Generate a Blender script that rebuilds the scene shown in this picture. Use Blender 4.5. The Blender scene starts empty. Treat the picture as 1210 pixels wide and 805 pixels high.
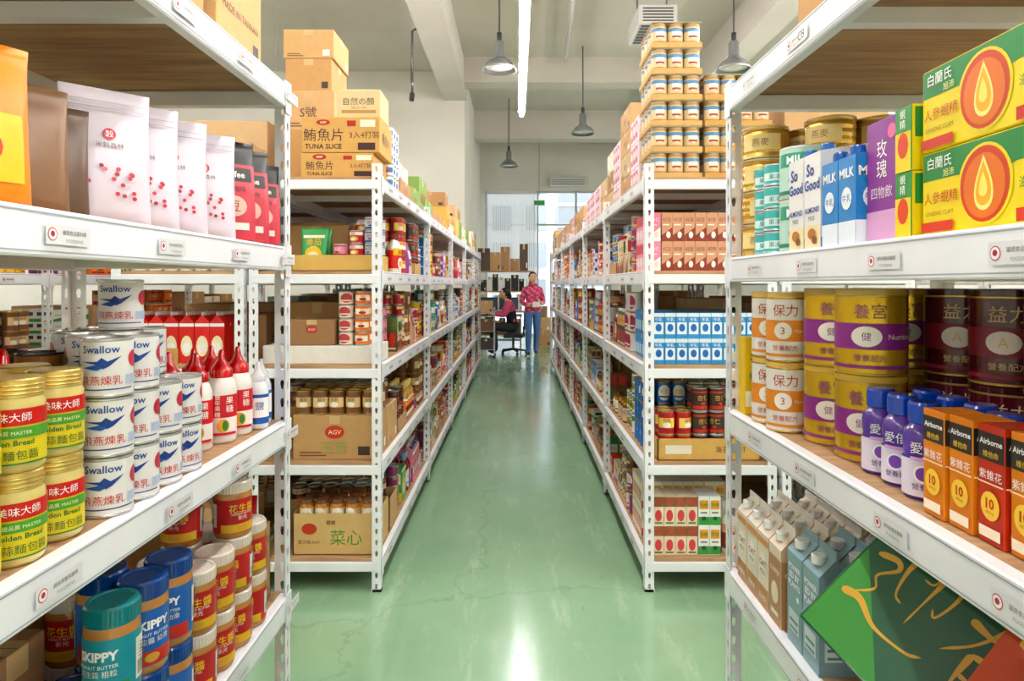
import bpy, bmesh, math, random
import numpy as np
from mathutils import Vector, Matrix
random.seed(11)
sc=bpy.context.scene
sc.view_settings.view_transform='Standard'
sc.view_settings.exposure=0.52
sc.view_settings.gamma=1.0

def C(h):
    h=h.lstrip('#'); o=[]
    for i in (0,2,4):
        c=int(h[i:i+2],16)/255
        o.append(c/12.92 if c<=0.04045 else ((c+0.055)/1.055)**2.4)
    return tuple(o)

# ---------------------------------------------------------------- materials
def newmat(name):
    m=bpy.data.materials.new(name); m.use_nodes=True
    nt=m.node_tree; b=nt.nodes['Principled BSDF']
    return m,nt,b
def attr_mat(name,rough,metal=0,coat=0,noise=0,nscale=40,bump=0,sat=1.05):
    m,nt,b=newmat(name)
    a=nt.nodes.new('ShaderNodeAttribute'); a.attribute_name='Col'
    b.inputs['Roughness'].default_value=rough; b.inputs['Metallic'].default_value=metal
    b.inputs['Coat Weight'].default_value=coat
    hs=nt.nodes.new('ShaderNodeHueSaturation'); hs.inputs['Saturation'].default_value=sat
    if noise:
        n=nt.nodes.new('ShaderNodeTexNoise'); n.inputs['Scale'].default_value=nscale
        tc=nt.nodes.new('ShaderNodeTexCoord'); nt.links.new(tc.outputs['Object'],n.inputs['Vector'])
        mr=nt.nodes.new('ShaderNodeMapRange'); mr.inputs['To Min'].default_value=1-noise; mr.inputs['To Max'].default_value=1+noise
        nt.links.new(n.outputs['Fac'],mr.inputs['Value'])
        vm=nt.nodes.new('ShaderNodeVectorMath'); vm.operation='SCALE'
        nt.links.new(a.outputs['Color'],vm.inputs[0]); nt.links.new(mr.outputs['Result'],vm.inputs['Scale'])
        nt.links.new(vm.outputs['Vector'],hs.inputs['Color'])
        if bump:
            bp=nt.nodes.new('ShaderNodeBump'); bp.inputs['Strength'].default_value=bump; bp.inputs['Distance'].default_value=0.01
            nt.links.new(n.outputs['Fac'],bp.inputs['Height']); nt.links.new(bp.outputs['Normal'],b.inputs['Normal'])
    else:
        nt.links.new(a.outputs['Color'],hs.inputs['Color'])
    nt.links.new(hs.outputs['Color'],b.inputs['Base Color'])
    return m
def noise_mat(name,c1,c2,scale,rough=0.8,metal=0,stretch=(1,1,1),bump=0):
    m,nt,b=newmat(name)
    tc=nt.nodes.new('ShaderNodeTexCoord'); mp=nt.nodes.new('ShaderNodeMapping'); mp.inputs['Scale'].default_value=stretch
    n=nt.nodes.new('ShaderNodeTexNoise'); n.inputs['Scale'].default_value=scale; n.inputs['Detail'].default_value=5
    r=nt.nodes.new('ShaderNodeValToRGB'); r.color_ramp.elements[0].color=(*C(c1),1); r.color_ramp.elements[1].color=(*C(c2),1)
    r.color_ramp.elements[0].position=.3; r.color_ramp.elements[1].position=.7
    nt.links.new(tc.outputs['Object'],mp.inputs[0]); nt.links.new(mp.outputs[0],n.inputs['Vector'])
    nt.links.new(n.outputs['Fac'],r.inputs[0]); nt.links.new(r.outputs[0],b.inputs['Base Color'])
    b.inputs['Roughness'].default_value=rough; b.inputs['Metallic'].default_value=metal
    return m
PAPER,GLOSS,METAL,CARD,FOIL,RACK,PLY,SKINM,GLOW=range(9)
m_glow,nt,b=newmat('lamp_glow'); b.inputs['Emission Color'].default_value=(1,.972,.985,1); b.inputs['Emission Strength'].default_value=55
GM=[attr_mat('printed_paper',.4,noise=.03),attr_mat('gloss_plastic',.15,coat=.4),attr_mat('tin_metal',.26,metal=.65),
    attr_mat('corrugated_cardboard',.85,noise=.09,nscale=25,sat=.95),attr_mat('foil_pouch',.33,noise=.05,nscale=14,bump=.35),
    noise_mat('white_painted_steel','#e6e9ee','#f1f3f6',6,rough=.3),
    noise_mat('plywood','#94704c','#bd966a',5,rough=.7,stretch=(1,12,1)),
    attr_mat('cloth_skin',.75),m_glow]

# ---------------------------------------------------------------- mesh accumulator
class M:
    def __init__(s): s.v=[];s.l=[];s.t=[];s.c=[];s.a=[];s.s=[];s.n=0
    def add(s,V,F,col,mat=0,smooth=False):
        V=np.asarray(V,dtype=np.float64).reshape(-1,3); nf=len(F)
        if nf==0: return
        s.v.append(V); s.l.append(np.array([i for f in F for i in f],dtype=np.int64)+s.n)
        s.t.append(np.array([len(f) for f in F],dtype=np.int64))
        ca=np.asarray(col,dtype=np.float64)
        if ca.ndim==1: ca=np.tile(ca,(nf,1))
        s.c.append(ca); s.a.append(np.full(nf,mat) if np.isscalar(mat) else np.asarray(mat))
        s.s.append(np.full(nf,smooth)); s.n+=len(V)
    def arr(s):
        return tuple(np.concatenate(x) for x in (s.v,s.l,s.t,s.c,s.a,s.s))
    def put(s,P,loc=(0,0,0),rz=0,R=None,tint=None,sc=1):
        V,L,T,Cc,A,S=P
        if R is None:
            c,q=math.cos(rz),math.sin(rz); R=np.array([[c,-q,0],[q,c,0],[0,0,1]])
        else: R=np.array(R)
        W=(V*sc)@R.T+np.array(loc)
        s.v.append(W); s.l.append(L+s.n); s.t.append(T); s.c.append(Cc if tint is None else np.clip(Cc*np.array(tint),0,1)); s.a.append(A); s.s.append(S); s.n+=len(V)
def mk(name,m,parent=None,mats=None):
    V,L,T,Cc,A,S=m.arr()
    me=bpy.data.meshes.new(name)
    me.vertices.add(len(V)); me.vertices.foreach_set('co',V.astype(np.float32).ravel())
    me.loops.add(len(L)); me.loops.foreach_set('vertex_index',L.astype(np.int32))
    me.polygons.add(len(T)); st=np.concatenate([[0],np.cumsum(T)[:-1]]).astype(np.int32)
    me.polygons.foreach_set('loop_start',st); me.polygons.foreach_set('loop_total',T.astype(np.int32))
    used=sorted(set(int(x) for x in A)); remap={u:i for i,u in enumerate(used)}
    me.polygons.foreach_set('material_index',np.array([remap[int(x)] for x in A],dtype=np.int32))
    me.polygons.foreach_set('use_smooth',S.astype(bool))
    src=mats or GM
    for u in used: me.materials.append(src[u])
    at=me.color_attributes.new('Col','FLOAT_COLOR','CORNER')
    cc=np.ones((len(L),4),dtype=np.float32); cc[:,:3]=np.repeat(Cc,T,axis=0)
    at.data.foreach_set('color',cc.ravel())
    me.update(calc_edges=True); me.validate()
    o=bpy.data.objects.new(name,me); sc.collection.objects.link(o)
    if parent: o.parent=parent
    return o

def box(m,x0,x1,y0,y1,z0,z1,col,mat=0,ch=0.0,cols=None):
    cx,cy,cz=(x0+x1)/2,(y0+y1)/2,(z0+z1)/2; h=np.array([x1-x0,y1-y0,z1-z0])/2
    cd=lambda k:(cols.get(k,col) if cols else col)
    names={(0,1):'right',(0,-1):'left',(1,1):'back',(1,-1):'front',(2,1):'top',(2,-1):'bottom'}
    sg=[(a,b_,c) for a in(-1,1) for b_ in(-1,1) for c in(-1,1)]
    ix={q:i for i,q in enumerate(sg)}
    if ch<=0:
        V=[(cx+q[0]*h[0],cy+q[1]*h[1],cz+q[2]*h[2]) for q in sg]
        F=[];K=[]
        for a in range(3):
            for s_ in(-1,1):
                o=[i for i in range(3) if i!=a]; f=[]
                for p,r in((-1,-1),(1,-1),(1,1),(-1,1)):
                    q=[0,0,0]; q[a]=s_; q[o[0]]=p; q[o[1]]=r; f.append(ix[tuple(q)])
                F.append(tuple(f)); K.append(cd(names[(a,s_)]))
        m.add(V,F,K,mat); return
    V=[]
    for q in sg:
        for a in range(3):
            V.append([[cx,cy,cz][i]+q[i]*(h[i]-(0 if i==a else ch)) for i in range(3)])
    I=lambda q,a: ix[tuple(q)]*3+a
    F=[];K=[]
    for a in range(3):
        for s_ in(-1,1):
            o=[i for i in range(3) if i!=a]; f=[]
            for p,r in((-1,-1),(1,-1),(1,1),(-1,1)):
                q=[0,0,0]; q[a]=s_; q[o[0]]=p; q[o[1]]=r; f.append(I(q,a))
            F.append(tuple(f)); K.append(cd(names[(a,s_)]))
    for a,b_ in((0,1),(0,2),(1,2)):
        c=3-a-b_
        for p in(-1,1):
            for r in(-1,1):
                q1=[0,0,0];q1[a]=p;q1[b_]=r;q1[c]=-1; q2=list(q1);q2[c]=1
                F.append((I(q1,a),I(q2,a),I(q2,b_),I(q1,b_))); K.append(cd(names[(a,p)]))
    for q in sg: F.append((I(q,0),I(q,1),I(q,2))); K.append(cd(names[(2,q[2])]))
    m.add(V,F,K,mat)

def lathe(m,prof,cols,mat=0,seg=20,c=(0,0,0)):
    n=len(prof)-1
    if not isinstance(cols,list): cols=[cols]*n
    mats=mat if isinstance(mat,list) else [mat]*n
    th=np.arange(seg)*2*math.pi/seg; cs,sn=np.cos(th),np.sin(th)
    def ring(r,z): return np.stack([c[0]+r*sn,c[1]-r*cs,np.full(seg,c[2]+z)],1)
    for j in range(n):
        (r0,z0),(r1,z1)=prof[j],prof[j+1]
        cj=cols[j]
        if r0<1e-6: m.add(ring(r1,z1),[tuple(range(seg))],cj,mats[j]); continue
        if r1<1e-6: m.add(ring(r0,z0),[tuple(range(seg))],cj,mats[j]); continue
        V=np.concatenate([ring(r0,z0),ring(r1,z1)])
        F=[(k,(k+1)%seg,seg+(k+1)%seg,seg+k) for k in range(seg)]
        m.add(V,F,cj,mats[j],True)
def lathe_s(m,prof,col,mat=0,seg=20,c=(0,0,0)):
    th=np.arange(seg)*2*math.pi/seg; V=[];F=[]
    for r,z in prof:
        for t in th: V.append((c[0]+max(r,1e-4)*math.sin(t),c[1]-max(r,1e-4)*math.cos(t),c[2]+z))
    for j in range(len(prof)-1):
        for k in range(seg): F.append((j*seg+k,j*seg+(k+1)%seg,(j+1)*seg+(k+1)%seg,(j+1)*seg+k))
    m.add(V,F,col,mat,True)
def tube(m,pts,rad,col,mat=0,seg=8):
    pts=[Vector(p) for p in pts]; n=len(pts)
    if not isinstance(rad,(list,tuple)): rad=[rad]*n
    V=[];F=[]
    for i,p in enumerate(pts):
        t=(pts[min(i+1,n-1)]-pts[max(i-1,0)]).normalized()
        up=Vector((0,0,1)) if abs(t.z)<.9 else Vector((0,1,0))
        a=t.cross(up).normalized(); b_=t.cross(a)
        for k in range(seg):
            q=2*math.pi*k/seg; V.append(p+rad[i]*(a*math.cos(q)+b_*math.sin(q)))
    for i in range(n-1):
        for k in range(seg): F.append((i*seg+k,i*seg+(k+1)%seg,(i+1)*seg+(k+1)%seg,(i+1)*seg+k))
    F.append(tuple(range(seg))); F.append(tuple(range((n-1)*seg,n*seg)))
    m.add([tuple(v) for v in V],F,col,mat,True)
def ellipsoid(m,c,r,col,mat=SKINM,seg=20,rings=12,f=None):
    V=[];F=[]
    for j in range(rings+1):
        ph=math.pi*j/rings
        for k in range(seg):
            t=2*math.pi*k/seg; p=[math.sin(ph)*math.cos(t),math.sin(ph)*math.sin(t),math.cos(ph)]
            if j in(0,rings): p[0]+=1e-4*math.cos(t);p[1]+=1e-4*math.sin(t)
            if f: p=f(p)
            V.append((c[0]+r[0]*p[0],c[1]+r[1]*p[1],c[2]+r[2]*p[2]))
    for j in range(rings):
        for k in range(seg): F.append((j*seg+k,j*seg+(k+1)%seg,(j+1)*seg+(k+1)%seg,(j+1)*seg+k))
    m.add(V,F,col,mat,True)

# ---------------------------------------------------------------- 2D decals
_tc={}
def text2d(s,bold=0.0):
    if any(ord(ch)>0x2000 for ch in s): bold=min(bold,.004)
    key=(s,bold)
    if key not in _tc:
        cu=bpy.data.curves.new('t','FONT'); cu.body=s; cu.size=1; cu.resolution_u=2; cu.offset=bold; cu.fill_mode='FRONT'
        o=bpy.data.objects.new('t',cu); sc.collection.objects.link(o)
        bpy.context.view_layer.update()
        dg=bpy.context.evaluated_depsgraph_get(); me=o.evaluated_get(dg).to_mesh()
        V=np.array([v.co[:2] for v in me.vertices]).reshape(-1,2); F=[tuple(p.vertices) for p in me.polygons]
        o.evaluated_get(dg).to_mesh_clear(); bpy.data.objects.remove(o); bpy.data.curves.remove(cu)
        if len(V): V=V-(V.min(0)+V.max(0))/2
        _tc[key]=(V,F)
    return _tc[key]
def bisect(V,F,cutx=None,cuty=None):
    bm=bmesh.new(); vs=[bm.verts.new((a,b_,0)) for a,b_ in V]
    for f in F:
        try: bm.faces.new([vs[k] for k in f])
        except Exception: pass
    for ax,cut in((0,cutx),(1,cuty)):
        if not cut: continue
        x=math.ceil(V[:,ax].min()/cut)*cut
        while x<V[:,ax].max():
            co=(x,0,0) if ax==0 else (0,x,0); no=(1,0,0) if ax==0 else (0,1,0)
            bmesh.ops.bisect_plane(bm,geom=bm.verts[:]+bm.edges[:]+bm.faces[:],plane_co=co,plane_no=no); x+=cut
    bm.verts.index_update(); A=np.array([v.co[:2] for v in bm.verts]); FF=[tuple(v.index for v in f.verts) for f in bm.faces]; bm.free()
    return A,FF
class D2:
    def __init__(s): s.L=[]
    def rect(s,u0,v0,u1,v1,c,mat=0): s.L.append((np.array([(u0,v0),(u1,v0),(u1,v1),(u0,v1)]),[(0,1,2,3)],C(c),mat)); return s
    def poly(s,pts,c,mat=0): s.L.append((np.array(pts),[tuple(range(len(pts)))],C(c),mat)); return s
    def disc(s,u,v,ru,rv,c,n=20,mat=0): return s.poly([(u+ru*math.cos(2*math.pi*i/n),v+rv*math.sin(2*math.pi*i/n)) for i in range(n)],c,mat)
    def text(s,t,u,v,h=None,w=None,c='#000000',rot=0,bold=.0,mat=0):
        V,F=text2d(t,bold=bold)
        if not len(V): return s
        e=V.max(0)-V.min(0); k=(h/e[1]) if h else 1e9
        if w: k=min(k,w/e[0])
        V=V*k
        if rot: V=V@np.array([[math.cos(rot),math.sin(rot)],[-math.sin(rot),math.cos(rot)]])
        s.L.append((V+np.array([u,v]),F,C(c),mat)); return s
    def vtext(s,t,u,v,h,c='#000000',gap=1.1,bold=.0):
        n=len(t)
        for i,ch in enumerate(t): s.text(ch,u,v+((n-1)/2-i)*h*gap,h=h,w=h,c=c,bold=bold)
        return s
    def brush(s,pts,w,c,mat=0):
        P=[np.array(p,float) for p in pts]; P=[2*P[0]-P[1]]+P+[2*P[-1]-P[-2]]; S=[]
        for i in range(1,len(P)-2):
            for q in range(10):
                t=q/10; a,b_,c_,d=P[i-1:i+3]
                S.append(.5*((2*b_)+(c_-a)*t+(2*a-5*b_+4*c_-d)*t*t+(3*b_-a-3*c_+d)*t**3))
        S.append(P[-2]); n=len(S); V=[]
        for i,p in enumerate(S):
            tg=S[min(i+1,n-1)]-S[max(i-1,0)]; tg=tg/(np.linalg.norm(tg)+1e-9); nn=np.array([-tg[1],tg[0]])
            f=i/(n-1); ww=w*.5*(.30+.70*math.cos(f*2.2)**2)*min(1,(1-f)*7+.1)*min(1,f*10+.45)
            V+= [p+nn*ww,p-nn*ww]
        s.L.append((np.array(V),[(2*i,2*i+2,2*i+3,2*i+1) for i in range(n-1)],C(c),mat)); return s
    def flat(s,m,o,u,v,off=.0004):
        u=np.array(u,float);v=np.array(v,float);n=np.cross(u,v);o=np.array(o,float)
        for i,(V,F,c,mt) in enumerate(s.L):
            m.add(o+np.outer(V[:,0],u)+np.outer(V[:,1],v)+n*(off+i*.00025),F,c,mt)
    def wrap(s,m,R,z0=0,cut=.006,off=.0005,th0=0):
        for i,(V,F,c,mt) in enumerate(s.L):
            A,FF=bisect(V,F,cut)
            r=R+off+i*.0003; th=A[:,0]/R+th0
            m.add(np.stack([r*np.sin(th),-r*np.cos(th),A[:,1]+z0],1),FF,c,mt)
def face(D,m,which,x0,x1,y0,y1,z0):
    cx,cy=(x0+x1)/2,(y0+y1)/2
    if which=='front': D.flat(m,(cx,y0,z0),(1,0,0),(0,0,1))
    if which=='right': D.flat(m,(x1,cy,z0),(0,1,0),(0,0,1))
    if which=='left': D.flat(m,(x0,cy,z0),(0,-1,0),(0,0,1))
    if which=='back': D.flat(m,(cx,y1,z0),(-1,0,0),(0,0,1))
    if which=='top': D.flat(m,(cx,cy,z0),(1,0,0),(0,1,0))

# ---------------------------------------------------------------- room
HCEIL=5.4
fm,nt,b=newmat('green_epoxy_floor')
L=nt.links.new
tc=nt.nodes.new('ShaderNodeTexCoord')
def nz(scale,det,rg,vec=None):
    n=nt.nodes.new('ShaderNodeTexNoise'); n.inputs['Scale'].default_value=scale; n.inputs['Detail'].default_value=det; n.inputs['Roughness'].default_value=rg
    L(vec or tc.outputs['Object'],n.inputs['Vector']); return n
def ramp(src,p0,c0,p1,c1):
    r=nt.nodes.new('ShaderNodeValToRGB'); r.color_ramp.elements[0].position=p0; r.color_ramp.elements[0].color=(*c0,1); r.color_ramp.elements[1].position=p1; r.color_ramp.elements[1].color=(*c1,1); L(src,r.inputs[0]); return r
def mixc(fac,a,b_):
    x=nt.nodes.new('ShaderNodeMix'); x.data_type='RGBA'; L(fac,x.inputs[0]); L(a,x.inputs[6]); x.inputs[7].default_value=(*b_,1); return x.outputs[2]
n1=nz(.9,6,.6); base=ramp(n1.outputs['Fac'],.3,C('#7da480'),.7,C('#90b48d')).outputs[0]
n2=nz(30,4,.6); base=mixc(ramp(n2.outputs['Fac'],.66,(0,0,0),.74,(.6,.6,.6)).outputs[0],base,C('#55705a'))
n4=nz(4.5,10,.8); base=mixc(ramp(n4.outputs['Fac'],.58,(0,0,0),.74,(.32,.32,.32)).outputs[0],base,C('#5d7a60'))
mp=nt.nodes.new('ShaderNodeMapping'); mp.inputs['Scale'].default_value=(3.5,.5,1); L(tc.outputs['Object'],mp.inputs[0])
n3=nz(2.2,9,.75,mp.outputs[0]); base=mixc(ramp(n3.outputs['Fac'],.54,(0,0,0),.76,(.55,.55,.55)).outputs[0],base,C('#c2d1b6'))
vo=nt.nodes.new('ShaderNodeTexVoronoi'); vo.feature='DISTANCE_TO_EDGE'; vo.inputs['Scale'].default_value=.55
nw=nz(3,4,.6); va=nt.nodes.new('ShaderNodeVectorMath'); va.operation='ADD'; sc_=nt.nodes.new('ShaderNodeVectorMath'); sc_.operation='SCALE'; sc_.inputs['Scale'].default_value=.5
L(nw.outputs['Color'],sc_.inputs[0]); L(tc.outputs['Object'],va.inputs[0]); L(sc_.outputs[0],va.inputs[1]); L(va.outputs[0],vo.inputs['Vector'])
base=mixc(ramp(vo.outputs['Distance'],.0,(.3,.3,.3),.005,(0,0,0)).outputs[0],base,C('#55715a'))
L(base,b.inputs['Base Color'])
mr=nt.nodes.new('ShaderNodeMapRange'); mr.inputs['From Min'].default_value=.3; mr.inputs['From Max'].default_value=.7; mr.inputs['To Min'].default_value=.08; mr.inputs['To Max'].default_value=.26
L(n3.outputs['Fac'],mr.inputs['Value']); L(mr.outputs['Result'],b.inputs['Roughness'])
b.inputs['Specular IOR Level'].default_value=1.0
bp=nt.nodes.new('ShaderNodeBump'); bp.inputs['Strength'].default_value=.05; bp.inputs['Distance'].default_value=.02
L(n1.outputs['Fac'],bp.inputs['Height']); L(bp.outputs['Normal'],b.inputs['Normal'])
wallm=noise_mat('cream_wall_paint','#d9d5ca','#e3dfd5',1.2,rough=.85)
ceilm=noise_mat('ceiling_concrete_paint','#c4beb3','#d0cbc0',.8,rough=.9)
RM=[fm,wallm,ceilm]
XL,XR,YB,YF=-6.5,5.6,-3.2,18
def rb(name,x0,x1,y0,y1,z0,z1,mi):
    m=M(); box(m,x0,x1,y0,y1,z0,z1,(1,1,1),mi); return mk(name,m,mats=RM)
rb('floor',XL-.2,XR+.2,YB-.2,YF+.2,-.1,0,0)
rb('ceiling',XL-.2,XR+.2,YB-.2,YF+.2,HCEIL,HCEIL+.1,2)
rb('wall_left',XL-.15,XL,YB,YF,0,HCEIL,1)
rb('wall_right',XR,XR+.15,YB,YF,0,HCEIL,1)
rb('wall_back',XL,XR,YB-.15,YB,0,HCEIL,1)
rb('wall_partition',XL,-.97,12.4,YF,0,HCEIL,1)
m=M()
box(m,-.97,-.85,YF,YF+.15,0,HCEIL,(1,1,1),1); box(m,2.6,XR,YF,YF+.15,0,HCEIL,(1,1,1),1); box(m,-.85,2.6,YF,YF+.15,3.95,HCEIL,(1,1,1),1)
mk('wall_front',m,mats=RM)
for a in((-1.35,-.92,YB,12.4,4.85),(3.2,3.6,YB,YF,4.85),(-.92,3.2,11.6,12.0,4.95),(-.97,3.2,15.2,15.6,4.75),(-.92,3.2,4.5,4.9,4.95),(-6.5,-1.35,7.6,8.0,4.95)):
    m=M(); box(m,a[0],a[1],a[2],a[3],a[4],HCEIL,(1,1,1),2); mk('ceiling_beam',m,mats=RM)
m=M(); fr=C('#b4b8bb')
for x in(-.85,.55,1.6,2.54): box(m,x,x+.06,YF+.02,YF+.1,0,3.95,fr,GLOSS)
for z in(0.0,3.0,3.89): box(m,-.85,2.6,YF+.03,YF+.09,z,z+.05,fr,GLOSS)
mk('window_1',m)
m=M(); box(m,-10,14,27,27.5,0,16,C('#dfe4e8'),PAPER)
for i in range(16):
    for j in range(10): box(m,-9.4+i*1.4,-8.6+i*1.4,26.93,27,.6+j*1.5,1.6+j*1.5,C(random.choice(['#97a2ab','#a4afb8','#8a959e'])),PAPER)
for i in range(17): box(m,-9.75+i*1.4,-9.65+i*1.4,26.85,27,0,16,C('#e8edf1'),PAPER)
mk('office_building_facade',m)
m=M(); box(m,1.4,3.2,22,24,0,9,C('#9aa3aa'),PAPER)
for j in range(12): box(m,1.38,3.22,21.97,24.02,.5+j*.7,.62+j*.7,C('#d4d9dd'),PAPER)
mk('neighbouring_building',m)
m=M(); box(m,-10,14,18.3,26.8,-.15,-.02,C('#c4c4c0'),PAPER); mk('street_pavement',m)
m=M()
for i in range(22): box(m,-.78+i*.06,-.735+i*.06,17.93,17.935,1.2,3.85,C('#e9ecee'),PAPER)
box(m,-.8,.56,17.91,17.95,3.85,3.92,C('#dddddd'),GLOSS); mk('vertical_window_blind',m)

m=M(); box(m,.42,.72,16.4,16.44,3.35,3.5,C('#e9f6ee'),GLOSS); D=D2(); D.rect(-.13,.02,.13,.13,'#2d9a5a'); face(D,m,'front',.42,.72,16.4,16.44,3.35)
tube(m,[(.57,16.42,3.5),(.57,16.42,5.4)],.008,C('#999999')); mk('exit_sign',m)

def strip(x,y0,y1,z=3.9):
    m=M(); g=C('#e8e8e6')
    y=y0
    while y<y1-.3:
        e=min(y+1.5,y1)
        box(m,x-.05,x+.05,y,e-.02,z+.03,z+.09,g,GLOSS)
        tube(m,[(x,y+.02,z),(x,e-.04,z)],.028,(1,1,1),GLOW,8)
        for yy in(y+.015,e-.05): box(m,x-.03,x+.03,yy,yy+.02,z-.02,z+.03,g,GLOSS)
        tube(m,[(x,y+.3,z+.09),(x,y+.3,HCEIL)],.004,C('#bbbbbb'))
        y=e
    mk('fluorescent_and_fill_fixture',m)
strip(.08,-2.6,9.8); strip(2.9,-2.6,7.6); strip(-3.1,-2.6,5.0); strip(-3.1,5.2,11.5); strip(4.6,-2,14)  # left and far-right rows, and tubes behind camera, are added fill light
lm=M()
lathe_s(lm,[(0.001,.34),(.05,.34),(.06,.32),(.06,.17),(.075,.15),(.09,.13),(.15,.09),(.19,.03),(.205,0),(.2,0),(.14,.08),(.07,.13)],C('#8f9294'),METAL,24)
lathe_s(lm,[(.0,.03),(.12,.03),(.165,.035)],(1,1,1),GLOSS,20)
lathe_s(lm,[(.0,.028),(.10,.028)],(1,1,1),PAPER,20)
lathe_s(lm,[(.0,.44),(.03,.44),(.03,.34)],C('#55585a'),METAL,12)
LP=lm.arr()
for x,y in((-.2,7.8),(1.12,11.1),(-.16,14.2),(2.57,7.8)):
    m=M(); m.put(LP,(x,y,3.93)); tube(m,[(x,y,4.35),(x,y,HCEIL)],.012,C('#666666')); mk('pendant_lamp',m)
m=M(); tube(m,[(.80,4.95,5.3),(.80,7,5.28),(.78,9,5.3),(.86,11.5,5.3)],.035,C('#f2f2f2'),GLOSS); tube(m,[(.8,7,5.28),(.8,7,5.4)],.02,C('#cccccc')); tube(m,[(.78,9,5.3),(.78,9,5.4)],.02,C('#cccccc')); mk('ceiling_conduit_pipe',m)
m=M(); box(m,1.6,2.1,8.6,9.4,4.8,5.05,C('#d5d5d2'),GLOSS,.01)
for i in range(7): box(m,1.64,2.06,8.66+i*.1,8.70+i*.1,4.785,4.80,C('#555555'),PAPER)
D=D2()
for i in range(5): D.rect(-.2,.03+i*.04,.2,.05+i*.04,'#4a4a4a')
face(D,m,'front',1.6,2.1,8.6,9.4,4.8)
for x in(1.65,2.05): tube(m,[(x,9,5.05),(x,9,5.4)],.012,C('#888888'))
mk('air_vent_unit',m)
m=M(); tube(m,[(-1.42,9,4.85),(-1.42,9,4.2),(-1.42,9,3.98)],.02,C('#555555'),METAL); tube(m,[(-1.42,9,4.0),(-1.42,8.96,3.9)],.035,C('#444444'),METAL); tube(m,[(-1.42,9,4.85),(-1.34,9,4.9)],.015,C('#555555'),METAL)
mk('ceiling_sprinkler_rod',m)
m=M(); box(m,.9,1.9,17.8,17.99,4.05,4.3,C('#d9dad8'),GLOSS,.02); D=D2()
for i in range(4): D.rect(-.45,.03+i*.045,.45,.05+i*.045,'#888888')
face(D,m,'front',.9,1.9,17.8,18,4.05); mk('wall_air_conditioner',m)

# ---------------------------------------------------------------- racks
W=(.9,.9,.9)
def flange(m,o,u,h,w=.04,pitch=.05):
    o=np.array(o,float);u=np.array(u,float);z=np.array([0,0,1.]); n=int(h/pitch); V=[];F=[]
    a,b_=.0068,.012
    for i in range(n):
        k=len(V); z0=i*pitch; cu=w*.5; cz=z0+pitch/2
        for q,r in((0,z0),(w,z0),(w,cz),(w,z0+pitch),(0,z0+pitch),(0,cz)): V.append(o+u*q+z*r)
        for q,r in((-a*.6,-b_),(a*.6,-b_),(a,.003),(a*.7,b_),(-a*.7,b_),(-a,.003)): V.append(o+u*(cu+q)+z*(cz+r))
        for j in range(6): F.append((k+j,k+(j+1)%6,k+6+(j+1)%6,k+6+j))
    m.add(V,F,W,RACK)
def post(m,x,y,dx,dy,h):
    for e in(0,.002):
        flange(m,(x+dx*e,y+dy*e,0),(dx,0,0),h); flange(m,(x+dx*e,y+dy*e,0),(0,dy,0),h)
    box(m,min(x,x+dx*.045),max(x,x+dx*.045),min(y,y+dy*.045),max(y,y+dy*.045),0,.012,C('#cfd2d6'),GLOSS)
def rack(x0,x1,y0,y1,levels,aisle,stick=False,endpost=True,h=1.95):
    m=M()
    post(m,x0,y0,1,1,h); post(m,x1,y0,-1,1,h)
    if endpost: post(m,x0,y1,1,-1,h); post(m,x1,y1,-1,-1,h)
    for z in levels:
        box(m,x0+.006,x1-.006,y0+.008,y1-.008,z-.014,z,W,PLY)
        box(m,x0-.003,x0+.024,y0+.012,y1-.012,z-.064,z+.0003,W,RACK,.003)
        box(m,x1-.024,x1+.003,y0+.012,y1-.012,z-.064,z+.0003,W,RACK,.003)
        box(m,x0+.012,x1-.012,y0-.002,y0+.022,z-.058,z-.015,W,RACK,.003)
        box(m,x0+.012,x1-.012,y1-.022,y1+.002,z-.058,z-.015,W,RACK,.003)
        for t in(.33,.66): box(m,x0+.02,x1-.02,y0+(y1-y0)*t-.015,y0+(y1-y0)*t+.015,z-.045,z-.015,W,RACK)
        xa=x1+.003 if aisle>0 else x0-.003
        for yy in(y0+.004,y1-.044):
            box(m,min(xa,xa+aisle*.002),max(xa,xa+aisle*.002),yy,yy+.04,z-.08,z+.006,W,RACK)
        D=D2(); n=int((y1-y0)/.28)
        D.rect(-(y1-y0)/2+.06,.056,(y1-y0)/2-.06,.0585,'#9fa5ac'); D.rect(-(y1-y0)/2+.06,.006,(y1-y0)/2-.06,.0082,'#a9afb6')
        for i in range(n):
            u=-(y1-y0)/2+.2+i*.29+random.uniform(-.03,.03)
            if stick:
                D.rect(u-.045,.017,u+.045,.044,'#e0e2e3'); D.disc(u-.033,.0305,.009,.009,'#c45a6a'); D.disc(u-.033,.0305,.0075,.0075,'#f7f2f2'); D.disc(u-.033,.031,.004,.004,'#a83a4c',10)
                D.text(random.choice(['罐頭食品醬料罐','奶粉營養補充品','飲料植物奶保久','調味果醬抹醬類']),u+.010,.034,h=.0065,c='#666666'); D.text('FOODBANK',u+.010,.023,h=.0045,c='#888888')
            elif random.random()<.85:
                D.rect(u-.045,.017,u+.045,.044,'#dcdede'); D.disc(u-.033,.03,.008,.008,'#c45a6a',10); D.rect(u-.02,.026,u+.035,.034,'#959595')
        o=(xa,(y0+y1)/2,z-.064)
        D.flat(m,o,(0,1,0) if aisle>0 else (0,-1,0),(0,0,1),off=.0006)
    return mk('steel_storage_rack',m)
LV_NL=[1.94,1.5,1.03,.56,.12]; LV_NR=[1.93,1.47,1.06,.63,.15]; LV=[1.89,1.46,1.03,.59,.15]
rack(-1.22,-.62,.13,1.81,LV_NL,1,True); rack(.575,1.175,.13,1.81,LV_NR,-1,True)
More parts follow.
